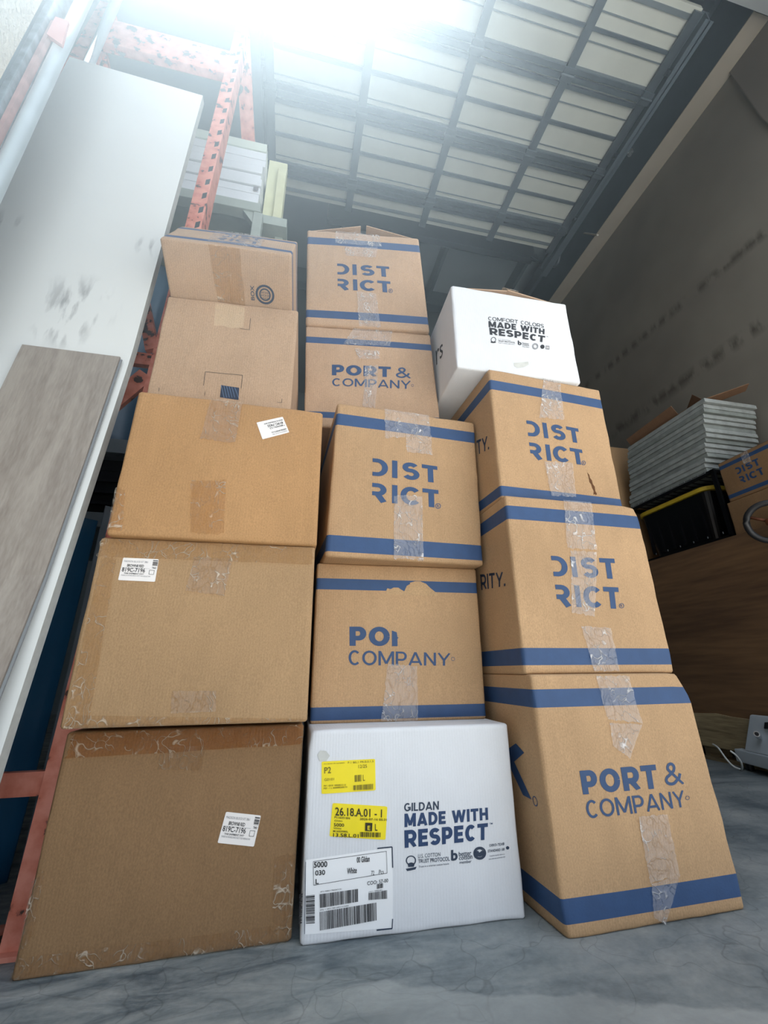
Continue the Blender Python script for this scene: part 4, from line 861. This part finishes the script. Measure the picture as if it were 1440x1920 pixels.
# ---------------------------------------------------------------- orange pallet rack upright with braces and shelf
om=mat('scratched_orange_paint','#D98A73',.5,bump=.25,bscale=25,bdist=.004)
nt=om.node_tree;N=nt.nodes;L=nt.links;p=N['Principled BSDF']; tc=N.new('ShaderNodeTexCoord'); n=N.new('ShaderNodeTexNoise'); n.inputs['Scale'].default_value=22; n.inputs['Detail'].default_value=6; L.new(tc.outputs['Object'],n.inputs['Vector'])
cr=N.new('ShaderNodeValToRGB'); e=cr.color_ramp.elements; e[0].position=.375; e[0].color=srgb('#3E2D27'); e[1].position=.415; e[1].color=srgb('#C4705A'); x=cr.color_ramp.elements.new(.62); x.color=srgb('#DA8E7B'); L.new(n.outputs['Fac'],cr.inputs[0]); L.new(cr.outputs[0],p.inputs['Base Color'])
hole=mat('dark_slot','#2A2B2E',.8)
rack=empty('pallet_rack',(-.8,1.2,0),'tall scratched orange pallet rack frame behind the left stack','pallet rack')
PY=lambda z:1.168+.0486*z
def post(x0,x1,y0,ztop,name='post',lean=.0486,dep=.075):
    bm=B()
    def hx(a,b,c0,c1):
        P=[]
        for z in(0,ztop):
            yy=y0+lean*z; P+=[(a,yy+c0,z),(b,yy+c0,z),(b,yy+c1,z),(a,yy+c1,z)]
        add_hex(bm,P)
    hx(x0,x1,0,.004); hx(x0,x0+.004,0.004,dep); hx(x1-.004,x1,.004,dep); hx(x0+.004,x0+.018,dep-.004,dep); hx(x1-.018,x1-.004,dep-.004,dep)
    return mesh_obj(name,bm,om,rack)
p1=post(-.495,-.438,1.168,3.76)
z=.12
while z<3.7:
    bm=B(); v=[(-.461,PY(z)-.0006,z),(-.445,PY(z)-.0006,z+.012),(-.445,PY(z+.048)-.0006,z+.048),(-.461,PY(z+.036)-.0006,z+.036)]
    bm.faces.new([bm.verts.new(q) for q in v]); mesh_obj('slot',bm,hole,p1,'keep'); z+=.09
bm=B(); box(bm,(-.55,1.15,0),(-.437,1.28,.008)); mesh_obj('foot_plate',bm,om,rack)
bm=B(); box(bm,(-1.18,1.15,0),(-1.05,1.28,.008)); mesh_obj('foot_plate',bm,om,rack)
post(-1.125,-1.065,1.168,3.62)
def brace(z0,z1,y,h=.05): 
    bm=B(); bar(bm,(-1.08,y+PY(z0)-1.168,z0),(-.494,y+PY(z1)-1.168,z1),.02,h); mesh_obj('brace',bm,om,rack)
brace(.278,.278,1.19,.046); brace(1.455,1.455,1.19,.045); 
bm=B(); bar(bm,(-.50,1.25,1.49),(-.64,1.27,1.92),.018,.04); mesh_obj('brace',bm,om,rack)
bm=B(); bar(bm,(-.50,1.25,1.39),(-.86,1.22,.80),.018,.05); mesh_obj('brace',bm,om,rack)
bm=B(); bar(bm,(-.50,1.26,1.96),(-.47,1.262,1.93),.018,.06); mesh_obj('brace',bm,om,rack)
bm=B(); box(bm,(-1.07,1.33,3.262),(-.49,1.37,3.46),0,.004); mesh_obj('cross_beam',bm,om,rack)
bm=B(); bar(bm,(-1.09,1.42,3.4),(-.90,1.40,2.75),.02,.06,(0,1,0)); mesh_obj('brace',bm,om,rack)
bm=B(); bar(bm,(-.465,1.37,3.735),(-.440,1.80,3.50),.075,.03); bar(bm,(-.44,1.80,3.5),(-.43,2.3,3.49),.075,.03); mesh_obj('brace',bm,om,rack)
gsteel=mat('grey_shelf_steel','#A3AEB5',.5,.2,var=.15,vscale=15)
pale=mat('pale_grey_green_steel','#9DA7A0',.5,var=.12,vscale=10)
for z0,z1 in ((1.425,1.495),(1.075,1.14)):
    bm=B(); box(bm,(-1.35,1.9,z0),(-.52,1.94,z1),0,.003); box(bm,(-1.35,1.94,z0),(-.52,2.55,z0+.012)); mesh_obj('shelf_beam',bm,gsteel,rack)
for x in (-1.35,-.53):
    for y_ in (1.90,2.5):
        bm=B(); box(bm,(x-.03,y_,0),(x+.03,y_+.055,2.6)); mesh_obj('rear_post',bm,gsteel,rack)
bm=B(); box(bm,(-1.2,1.70,2.86),(-.31,1.76,2.925),0,.003); mesh_obj('shelf_beam',bm,pale,rack)
bm=B(); box(bm,(-1.2,1.76,2.90),(-.31,2.3,2.925)); mesh_obj('shelf_board',bm,pale,rack)
bm=B(); box(bm,(-.345,1.705,0),(-.295,1.755,2.86),0,.004); box(bm,(-1.2,1.705,0),(-1.15,1.755,2.86)); box(bm,(-.345,2.25,0),(-.295,2.3,2.9)); 
add_hex(bm,[(-.40,1.71,2.86),(-.345,1.71,2.78),(-.345,1.75,2.78),(-.40,1.75,2.86),(-.39,1.71,2.862),(-.34,1.71,2.862),(-.34,1.75,2.862),(-.39,1.75,2.862)])
mesh_obj('shelf_leg',bm,pale,rack)
# stacked panels on the high shelf
hp=mat('white_foam_panel','#D6DCE2',.5,var=.06,vscale=8,bump=.15,bscale=30)
z=2.926; rr=random.Random(3)
names=['lowest pale panel on the high rack shelf, the thickest of the pile']+['pale white board, %s in the high shelf pile'%q for q in ('second from the bottom with a round mark','third from the bottom','fourth from the bottom','fourth from the top','third from the top','second from the top')]+['topmost pale panel of the pile on the high rack shelf, greenish edge']
hs=[.085,.058,.062,.05,.066,.058,.07,.075]
for i,h in enumerate(hs):
    dx=rr.uniform(-.012,.006); bm=B(); box(bm,(-.735+dx,1.708+rr.uniform(-.006,.01),z),(-.322+dx,2.28,z+h-.005),0,.004)
    m_=hp if i<7 else mat('greenish_foam_panel','#C5CFC4',.5,var=.06,vscale=8)
    o=mesh_obj('foam_board',bm,m_); tag(o,names[i],'panel','pale panels stacked on the high rack shelf'); z+=h
    if i==1:
        bm=B(); box(bm,(-.362,1.699,z-.043),(-.336,1.7025,z-.018)); mesh_obj('round_mark',bm,M['grey'],o)
bm=B(); box(bm,(-.315,1.80,2.926),(-.205,1.86,3.47),0,.004); box(bm,(-.255,1.78,2.926),(-.205,1.80,3.38),0,.004)
o=mesh_obj('yellowed_panel',bm,mat('yellowed_foam_edge','#C9CBA8',.6,var=.12,vscale=10)); tag(o,'narrow yellowish panel standing upright beside the pale panel pile','panel')
bm=B(); box(bm,(-.34,1.76,2.86),(-.17,2.3,2.925)); mesh_obj('shelf_board',bm,pale,rack)
bm=B(); box(bm,(-.235,1.83,0),(-.19,1.88,2.86)); mesh_obj('shelf_leg',bm,pale,rack)
# things inside the rack
def wavy(name,x0,x1,y,z0,z1,amp,k,m,t=.004,slope=0):
    bm=B(); n=40; nz=12; V={}
    for i in range(n+1):
        for j in range(nz+1):
            for s_ in(0,1):
                u=i/n; zz=z0+(z1-z0)*j/nz
                V[i,j,s_]=bm.verts.new((x0+(x1-x0)*u+slope*j/nz,y+amp*math.sin(k*u+.4*math.sin(zz*4))+s_*t,zz))
    for i in range(n):
        for j in range(nz):
            for s_ in(0,1): bm.faces.new((V[i,j,s_],V[i+1,j,s_],V[i+1,j+1,s_],V[i,j+1,s_]))
    for i in range(n):
        for j in(0,nz): bm.faces.new((V[i,j,0],V[i+1,j,0],V[i+1,j,1],V[i,j,1]))
    for j in range(nz):
        for i in(0,n): bm.faces.new((V[i,j,0],V[i,j,1],V[i,j+1,1],V[i,j+1,0]))
    return mesh_obj(name,bm,m,None,True)
navym=mat('navy_blue_plastic','#3177A8',.35,var=.25,vscale=3)
o=wavy('blue_plastic_sheet',-1.5,-.665,1.50,0,.98,.03,26,navym,slope=.01); tag(o,'dark blue plastic sheeting standing in folds behind the white panel','plastic sheet')
o=wavy('grey_plastic_sheet',-.66,-.545,1.56,0,1.05,.012,7,mat('slate_grey_plastic','#97A5B2',.4,var=.2,vscale=5)); tag(o,'slate grey plastic strip hanging beside the dark blue sheeting','plastic sheet')
o=wavy('blue_film',-1.4,-.62,2.05,1.499,2.75,.03,20,mat('dull_blue_film','#54758E',.35,var=.3,vscale=4)); tag(o,'dull blue plastic film standing on the upper grey shelf inside the rack','plastic film')
bm=B(); add_hex(bm,[(-1.28,1.98,1.0885),(-.64,1.98,1.0885),(-.64,2.4,1.0885),(-1.28,2.4,1.0885),(-1.30,1.955,1.415),(-.60,1.955,1.415),(-.60,2.45,1.415),(-1.30,2.45,1.415)],0,.01)
for k in range(5): box(bm,(-1.30,1.952,1.14+.055*k),(-.60,1.975,1.15+.055*k))
o=mesh_obj('storage_crate',bm,mat('black_ribbed_plastic','#1B1F24',.4)); tag(o,'black ribbed crate on the lower grey shelf inside the rack','crate')
bm=B(); tube(bm,[(-.822,.925,0),(-.816,.925,4.2)],.020,14); o=mesh_obj('conduit_pipe',bm,mat('pale_grey_conduit','#B4C0C6',.35,.1,var=.1,vscale=10),None,True); tag(o,'pale grey conduit pipe standing left of the white panel, behind the jamb','pipe')
bm=B(); tube(bm,[(-1.045,1.30,0),(-1.02,1.30,4.5)],.02,14); o=mesh_obj('conduit_pipe',bm,mat('light_grey_conduit','#BCC8CE',.35,.1,var=.1,vscale=10),None,True); tag(o,'light grey conduit pipe showing above the top edge of the white panel','pipe')
root=empty('wooden_lath',(-.84,.89,0),'thin reddish lath with a pink bracket, upright beside the left door jamb','lath')
bm=B(); box(bm,(-.850,.895,0),(-.838,.912,2.40)); mesh_obj('lath',bm,mat('worn_reddish_lath','#B99490',.6,var=.3,vscale=20),root)
bm=B(); add_hex(bm,[(-.842,.893,2.32),(-.795,.895,2.29),(-.795,.904,2.29),(-.842,.905,2.32),(-.842,.893,2.42),(-.806,.895,2.42),(-.806,.904,2.42),(-.842,.905,2.42)]); mesh_obj('bracket',bm,mat('faded_pink_paint','#D39C97',.5),root)
# ---------------------------------------------------------------- right side: plywood crate and what stands on it
ply,_=wood('rough_plywood','#7C5E41','#5A4330','y',.6,.7); ply2,_=wood('weathered_plywood_edge','#B5A27C','#7A694E','y',1.2,.7)
root=empty('plywood_crate',(2.69,2.8,0),'long dark plywood crate on low skids along the right wall','crate')
bm=B(); box(bm,(2.45,1.5,.235),(2.475,4.3,1.21),0,.002); mesh_obj('side_panel',bm,ply,root)
bm=B(); n=30
P=[]
for i in range(n):
    y0=1.5+2.8*i/n; y1=1.5+2.8*(i+1)/n; f_=lambda y:.245+.006*math.sin(y*9)+.004*math.sin(y*23)
    add_hex(bm,[(2.435,y0,.075),(2.45,y0,.075),(2.45,y1,.075),(2.435,y1,.075),(2.435,y0,f_(y0)),(2.45,y0,f_(y0)),(2.45,y1,f_(y1)),(2.435,y1,f_(y1))])
mesh_obj('lower_board',bm,ply2,root)
bm=B(); box(bm,(2.475,1.5,1.185),(2.92,4.3,1.21)); mesh_obj('top_board',bm,ply,root)
for y in (1.5,4.275):
    bm=B(); box(bm,(2.475,y,.075),(2.92,y+.025,1.185)); mesh_obj('end_panel',bm,ply,root)
for y in (1.55,2.30,3.1,4.1):
    for x in (2.46,2.82):
        bm=B(); box(bm,(x,y,.02),(x+.09,y+.09,.075),0,.003); mesh_obj('skid_block',bm,ply2,root)
for x in (2.45,2.82):
    bm=B(); box(bm,(x,1.5,0),(x+.09,4.3,.02)); mesh_obj('skid_board',bm,ply2,root)
blk=mat('black_plastic','#0B0C0F',.3); blkm=mat('black_powder_steel','#101215',.35,.3); ylw=mat('yellow_plastic_rim','#C9AE35',.45,var=.1,vscale=20); wire=mat('wire_tip_glint','#8C9094',.4,.4)
root=empty('wire_rack',(2.7,2.2,1.21),'low black wire rack on the plywood crate, holding up the panel pile','rack')
for x in (2.50,2.90):
    for y in (1.89,2.60):
        bm=B(); box(bm,(x-.008,y-.012,1.211),(x+.008,y+.012,1.655)); mesh_obj('post',bm,blkm,root)
for x in (2.50,2.90):
    for z_ in (1.63,1.211):
        bm=B(); box(bm,(x-.008,1.89,z_),(x+.008,2.6,z_+.024)); mesh_obj('rail',bm,blkm,root)
for y in (1.89,2.6):
    bm=B(); box(bm,(2.5,y-.008,1.63),(2.9,y+.008,1.655)); mesh_obj('rail',bm,blkm,root)
bm=B()
for k in range(14): tube(bm,[(2.5,1.92+.05*k,1.645),(2.91,1.92+.05*k,1.645)],.003,6)
mesh_obj('shelf_wires',bm,blkm,root)
bm=B()
for k in range(13): 
    y=1.93+.05*k; box(bm,(2.489,y,1.648),(2.4925,y+.004,1.662)); box(bm,(2.489,y,1.25),(2.4925,y+.004,1.262)) if k%2==0 else None
box(bm,(2.489,1.93,1.647),(2.491,2.55,1.650)); mesh_obj('wire_tips',bm,wire,root)  # pale tips: the small highlights on the wire ends are put into the colour
def rrect(x0,y0,x1,y1,r,z,n=6):
    out=[]
    for cx,cy,a0 in ((x1-r,y1-r,0),(x0+r,y1-r,90),(x0+r,y0+r,180),(x1-r,y0+r,270)):
        out+=[(cx+r*math.cos(R(a0+90*k/n)),cy+r*math.sin(R(a0+90*k/n)),z) for k in range(n+1)]
    return out
def loft(bm,rings,mi=0,cap=True):
    VR=[[bm.verts.new(p) for p in r_] for r_ in rings]; n=len(VR[0])
    for A_,B_ in zip(VR,VR[1:]):
        for k in range(n):
            f=bm.faces.new((A_[k],A_[(k+1)%n],B_[(k+1)%n],B_[k])); f.material_index=mi
    if cap: bm.faces.new(VR[0]).material_index=mi; bm.faces.new(VR[-1]).material_index=mi
root=empty('storage_tote',(2.7,2.2,1.24),'black storage tote with a yellow-rimmed lid, inside the black wire rack','storage tote')
bm=B(); loft(bm,[rrect(2.56,2.02,2.86,2.50,.05,1.238),rrect(2.53,1.98,2.88,2.55,.06,1.56)])
for k in range(6): box(bm,(2.535,2.06+.085*k,1.27),(2.552,2.075+.085*k,1.53))
mesh_obj('body',bm,blk,root,False)
bm=B(); loft(bm,[rrect(2.518,1.965,2.89,2.565,.075,1.565),rrect(2.518,1.965,2.89,2.565,.075,1.590)]); mesh_obj('lid_rim',bm,ylw,root)
bm=B(); loft(bm,[rrect(2.53,1.975,2.88,2.555,.07,1.591),rrect(2.55,2.0,2.86,2.53,.06,1.612)]); mesh_obj('lid',bm,blk,root)
pm=mat('grey_white_panel_edge','#A5ABAA',.6,var=.25,vscale=20,bump=.2,bscale=40); pm2=mat('grey_panel_edge','#8F9693',.6,var=.25,vscale=20)
rr=random.Random(9); z=1.6565; N_=15; th=(2.128-1.6565)/N_
for i in range(N_):
    sh=-.115*(i/(N_-1)); dx=rr.uniform(-.006,.006); dy=rr.uniform(-.008,.008)
    bm=B(); x0,y0,x1,y1=2.5+dx,1.925+sh+dy,2.915+dx*.5,2.57+sh*.8+dy
    box(bm,(x0,y0,z),(x1,y1,z+th*.80),0,.003); box(bm,(x0+.006,y0+.006,z+th*.80),(x1-.006,y1-.006,z+th*.995))
    ords=['second','third','fourth','fifth','sixth','seventh','middle','seventh','sixth','fifth','fourth','third','second']
    lab_='grey-white sheet, %s of the pile on the black wire rack'%('exact middle one' if i==7 else (ords[i-1]+' from the bottom' if i<7 else ords[i-1]+' from the top')) if 0<i<14 else ''
    if i==0: lab_='lowest grey-white sheet of the pile on the black wire rack'
    if i==N_-1: lab_='topmost grey-white sheet of the pile on the black wire rack, under the folded cardboard'
    o=mesh_obj('plasterboard_sheet',bm,pm if i%3 else pm2); tag(o,lab_,'panel','grey-white panels piled on the wire rack'); z+=th
zt=2.129
root=empty('folded_cardboard',(2.7,2.2,zt),'brown cardboard tray with raised flaps lying on the grey-white panel pile','cardboard')
bm=B(); box(bm,(2.52,1.95,zt),(2.88,2.44,zt+.012)); mesh_obj('base',bm,M['kraft_dark'],root)
kd=kraft('shade_darkened_cardboard','#8A6A53',.85)  # darker flaps: their shade is put into the cardboard colour
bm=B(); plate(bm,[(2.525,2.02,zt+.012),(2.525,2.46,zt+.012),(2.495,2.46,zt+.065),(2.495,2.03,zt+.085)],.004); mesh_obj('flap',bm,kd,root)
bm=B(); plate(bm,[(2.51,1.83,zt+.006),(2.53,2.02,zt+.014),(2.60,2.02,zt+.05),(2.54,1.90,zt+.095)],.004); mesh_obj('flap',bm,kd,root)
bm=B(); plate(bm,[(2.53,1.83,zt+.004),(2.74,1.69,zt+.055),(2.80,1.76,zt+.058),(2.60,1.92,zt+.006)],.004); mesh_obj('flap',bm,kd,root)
c=Carton(lambda a,b,c:(2.47+.42*c,3.02-.38*a,1.211+1.02*b),'cardboard_box','tall plain brown box on the plywood crate, just left of the grey-white panel pile','kraft_mid',(),seed=20); c.finish()
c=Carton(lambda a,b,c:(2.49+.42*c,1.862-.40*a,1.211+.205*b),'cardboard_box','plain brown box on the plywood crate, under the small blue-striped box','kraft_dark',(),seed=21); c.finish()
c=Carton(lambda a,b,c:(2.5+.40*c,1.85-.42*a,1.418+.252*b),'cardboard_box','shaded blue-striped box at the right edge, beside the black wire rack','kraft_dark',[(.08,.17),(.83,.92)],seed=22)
c.decal('district','printed_lettering','',[(.22,.72),(.53,.72),(.55,.32),(.24,.32)],0,'ink')
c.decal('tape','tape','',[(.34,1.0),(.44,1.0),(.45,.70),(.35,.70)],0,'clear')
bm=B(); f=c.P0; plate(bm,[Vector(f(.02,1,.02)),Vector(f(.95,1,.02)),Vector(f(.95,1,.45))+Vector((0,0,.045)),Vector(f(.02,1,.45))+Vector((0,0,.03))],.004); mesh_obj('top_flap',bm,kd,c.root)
c.finish()
# hand wheel on a stand, at the right edge
root=empty('hand_wheel_stand',(2.36,1.42,0),'black-rimmed hand wheel at the right edge, in front of the plywood crate','hand wheel')
Cw=Vector((2.36,1.575,1.195)); ax=Vector((-.80,-.52,-.30)).normalized(); ux=ax.cross(Vector((0,0,1))).normalized(); uy=ux.cross(ax)
bm=B(); tube(bm,[Cw+(ux*math.cos(2*math.pi*k/36)+uy*math.sin(2*math.pi*k/36))*.098 for k in range(36)],.0155,12,True); mesh_obj('rim',bm,mat('black_rubber','#26272A',.45),root,True)
hubm=mat('rusty_brown_hub','#6A3B22',.6,.2,var=.3,vscale=30)
for k in range(3):
    a=2*math.pi*k/3+.5; bm=B(); tube(bm,[Cw,Cw+(ux*math.cos(a)+uy*math.sin(a))*.09],.008,8); mesh_obj('spoke',bm,hubm,root,True)
bm=B(); tube(bm,[Cw-ax*-.02,Cw-ax*.05],.025,14); mesh_obj('hub',bm,hubm,root,True)
bm=B(); tube(bm,[Cw-ax*.04,Vector((2.37,1.46,1.15)),Vector((2.34,1.40,1.0)),Vector((2.34,1.40,0))],.016,12); mesh_obj('stand',bm,blkm,root,True)
bm=B(); tube(bm,[(2.34,1.40,0),(2.34,1.40,.02)],.08,20); mesh_obj('base',bm,blkm,root)
# grey machine on the floor
gm=mat('light_grey_enamel','#C9D2D9',.35,var=.05,vscale=8,coat=.2)
root=empty('grey_machine',(2.34,1.85,0),'light grey bench machine with a chrome knob on the floor at the right edge','machine')
bm=B(); add_hex(bm,[(2.24,1.62,.035),(2.43,1.62,.035),(2.43,2.13,.035),(2.375,2.13,.035),(2.24,1.62,.095),(2.43,1.62,.095),(2.43,2.13,.095),(2.38,2.13,.095)],0,.006); mesh_obj('base',bm,gm,root)
bm=B(); add_hex(bm,[(2.27,1.66,.095),(2.43,1.66,.095),(2.43,2.06,.095),(2.365,2.06,.095),(2.34,1.68,.27),(2.43,1.68,.27),(2.43,2.02,.27),(2.415,2.02,.265)],0,.006); mesh_obj('housing',bm,gm,root)
kc=Vector((2.355,1.955,.175)); ka=Vector((-.75,-.45,.45)).normalized()
bm=B(); tube(bm,[kc,kc+ka*.03],.014,20); kn=mesh_obj('knob',bm,mat('chrome','#D0D4D8',.15,.9),root)
bm=B(); tube(bm,[kc+ka*.0305,kc+ka*.032],.009,16); mesh_obj('knob_cap',bm,blk,kn)
bm=B(); plate(bm,[(2.352,1.86,.225),(2.360,1.92,.215),(2.375,1.92,.242),(2.367,1.86,.252)],.006); mesh_obj('display',bm,blk,root)
for x,y in ((2.28,1.66),(2.40,1.66),(2.395,2.08)):
    bm=B(); tube(bm,[(x,y,0),(x,y,.036)],.018,12); mesh_obj('foot',bm,blk,root)
bm=B(); import_pts=[(2.40,2.27,.095),(2.355,2.20,.088),(2.335,2.15,.045),(2.335,2.12,.016),(2.345,2.096,.006),(2.345,2.085,.007),(2.325,2.06,.03),(2.31,2.05,.056),(2.29,2.05,.082),(2.275,2.06,.098)]
def smooth_path(P,n=6):
    P=[Vector(p) for p in P]; out=[]
    for i in range(len(P)-1):
        a,b,c_,d=P[max(i-1,0)],P[i],P[i+1],P[min(i+2,len(P)-1)]
        for k in range(n):
            t=k/n; out.append(.5*((2*b)+(c_-a)*t+(2*a-5*b+4*c_-d)*t*t+(-a+3*b-3*c_+d)*t**3))
    return out+[P[-1]]
tube(bm,smooth_path(import_pts),.0045,8); o=mesh_obj('power_cable',bm,mat('white_cable','#D9DCD8',.5),None,True); tag(o,'white looped cable on the floor between the skids and the grey machine','cable')


# ---------------------------------------------------------------- haze volume added in the doorway to stand in for lens glare
def haze(name,a,b,dens,anis,col,label,grad=None):
    bm=B(); box(bm,a,b); m=bpy.data.materials.new(name); m.use_nodes=True; nt=m.node_tree; N=nt.nodes; L=nt.links; N.remove(N['Principled BSDF'])
    v=N.new('ShaderNodeVolumePrincipled'); v.inputs['Absorption Color'].default_value=(0,0,0,1); v.inputs['Density'].default_value=dens; v.inputs['Anisotropy'].default_value=anis; v.inputs['Color'].default_value=col
    L.new(v.outputs[0],N['Material Output'].inputs['Volume'])
    if grad:
        tc=N.new('ShaderNodeTexCoord'); sp=N.new('ShaderNodeSeparateXYZ'); L.new(tc.outputs['Object'],sp.inputs[0])
        r=N.new('ShaderNodeMapRange'); r.inputs['From Min'].default_value=grad[0]; r.inputs['From Max'].default_value=grad[1]; L.new(sp.outputs['Z'],r.inputs['Value'])
        q=N.new('ShaderNodeMapRange'); q.interpolation_type='SMOOTHSTEP'; q.inputs['From Min'].default_value=grad[2]; q.inputs['From Max'].default_value=grad[3]; q.inputs['To Min'].default_value=1; q.inputs['To Max'].default_value=.0; L.new(sp.outputs['X'],q.inputs['Value'])
        mu=N.new('ShaderNodeMath'); mu.operation='MULTIPLY'; L.new(r.outputs[0],mu.inputs[0]); L.new(q.outputs[0],mu.inputs[1])
        m2=N.new('ShaderNodeMath'); m2.operation='MULTIPLY'; m2.inputs[1].default_value=dens; L.new(mu.outputs[0],m2.inputs[0]); L.new(m2.outputs[0],v.inputs['Density'])
    o=mesh_obj(name,bm,m); o['kind']='stuff'; o['label']=label; o['category']='haze'
haze('glare_haze',(-1.6,-.6,.70),(.6,.715,2.3),.46,.54,(.70,.87,1,1),'bright bluish haze added high in the open doorway, standing in for lens glare',(.70,1.9,-.1,.55))
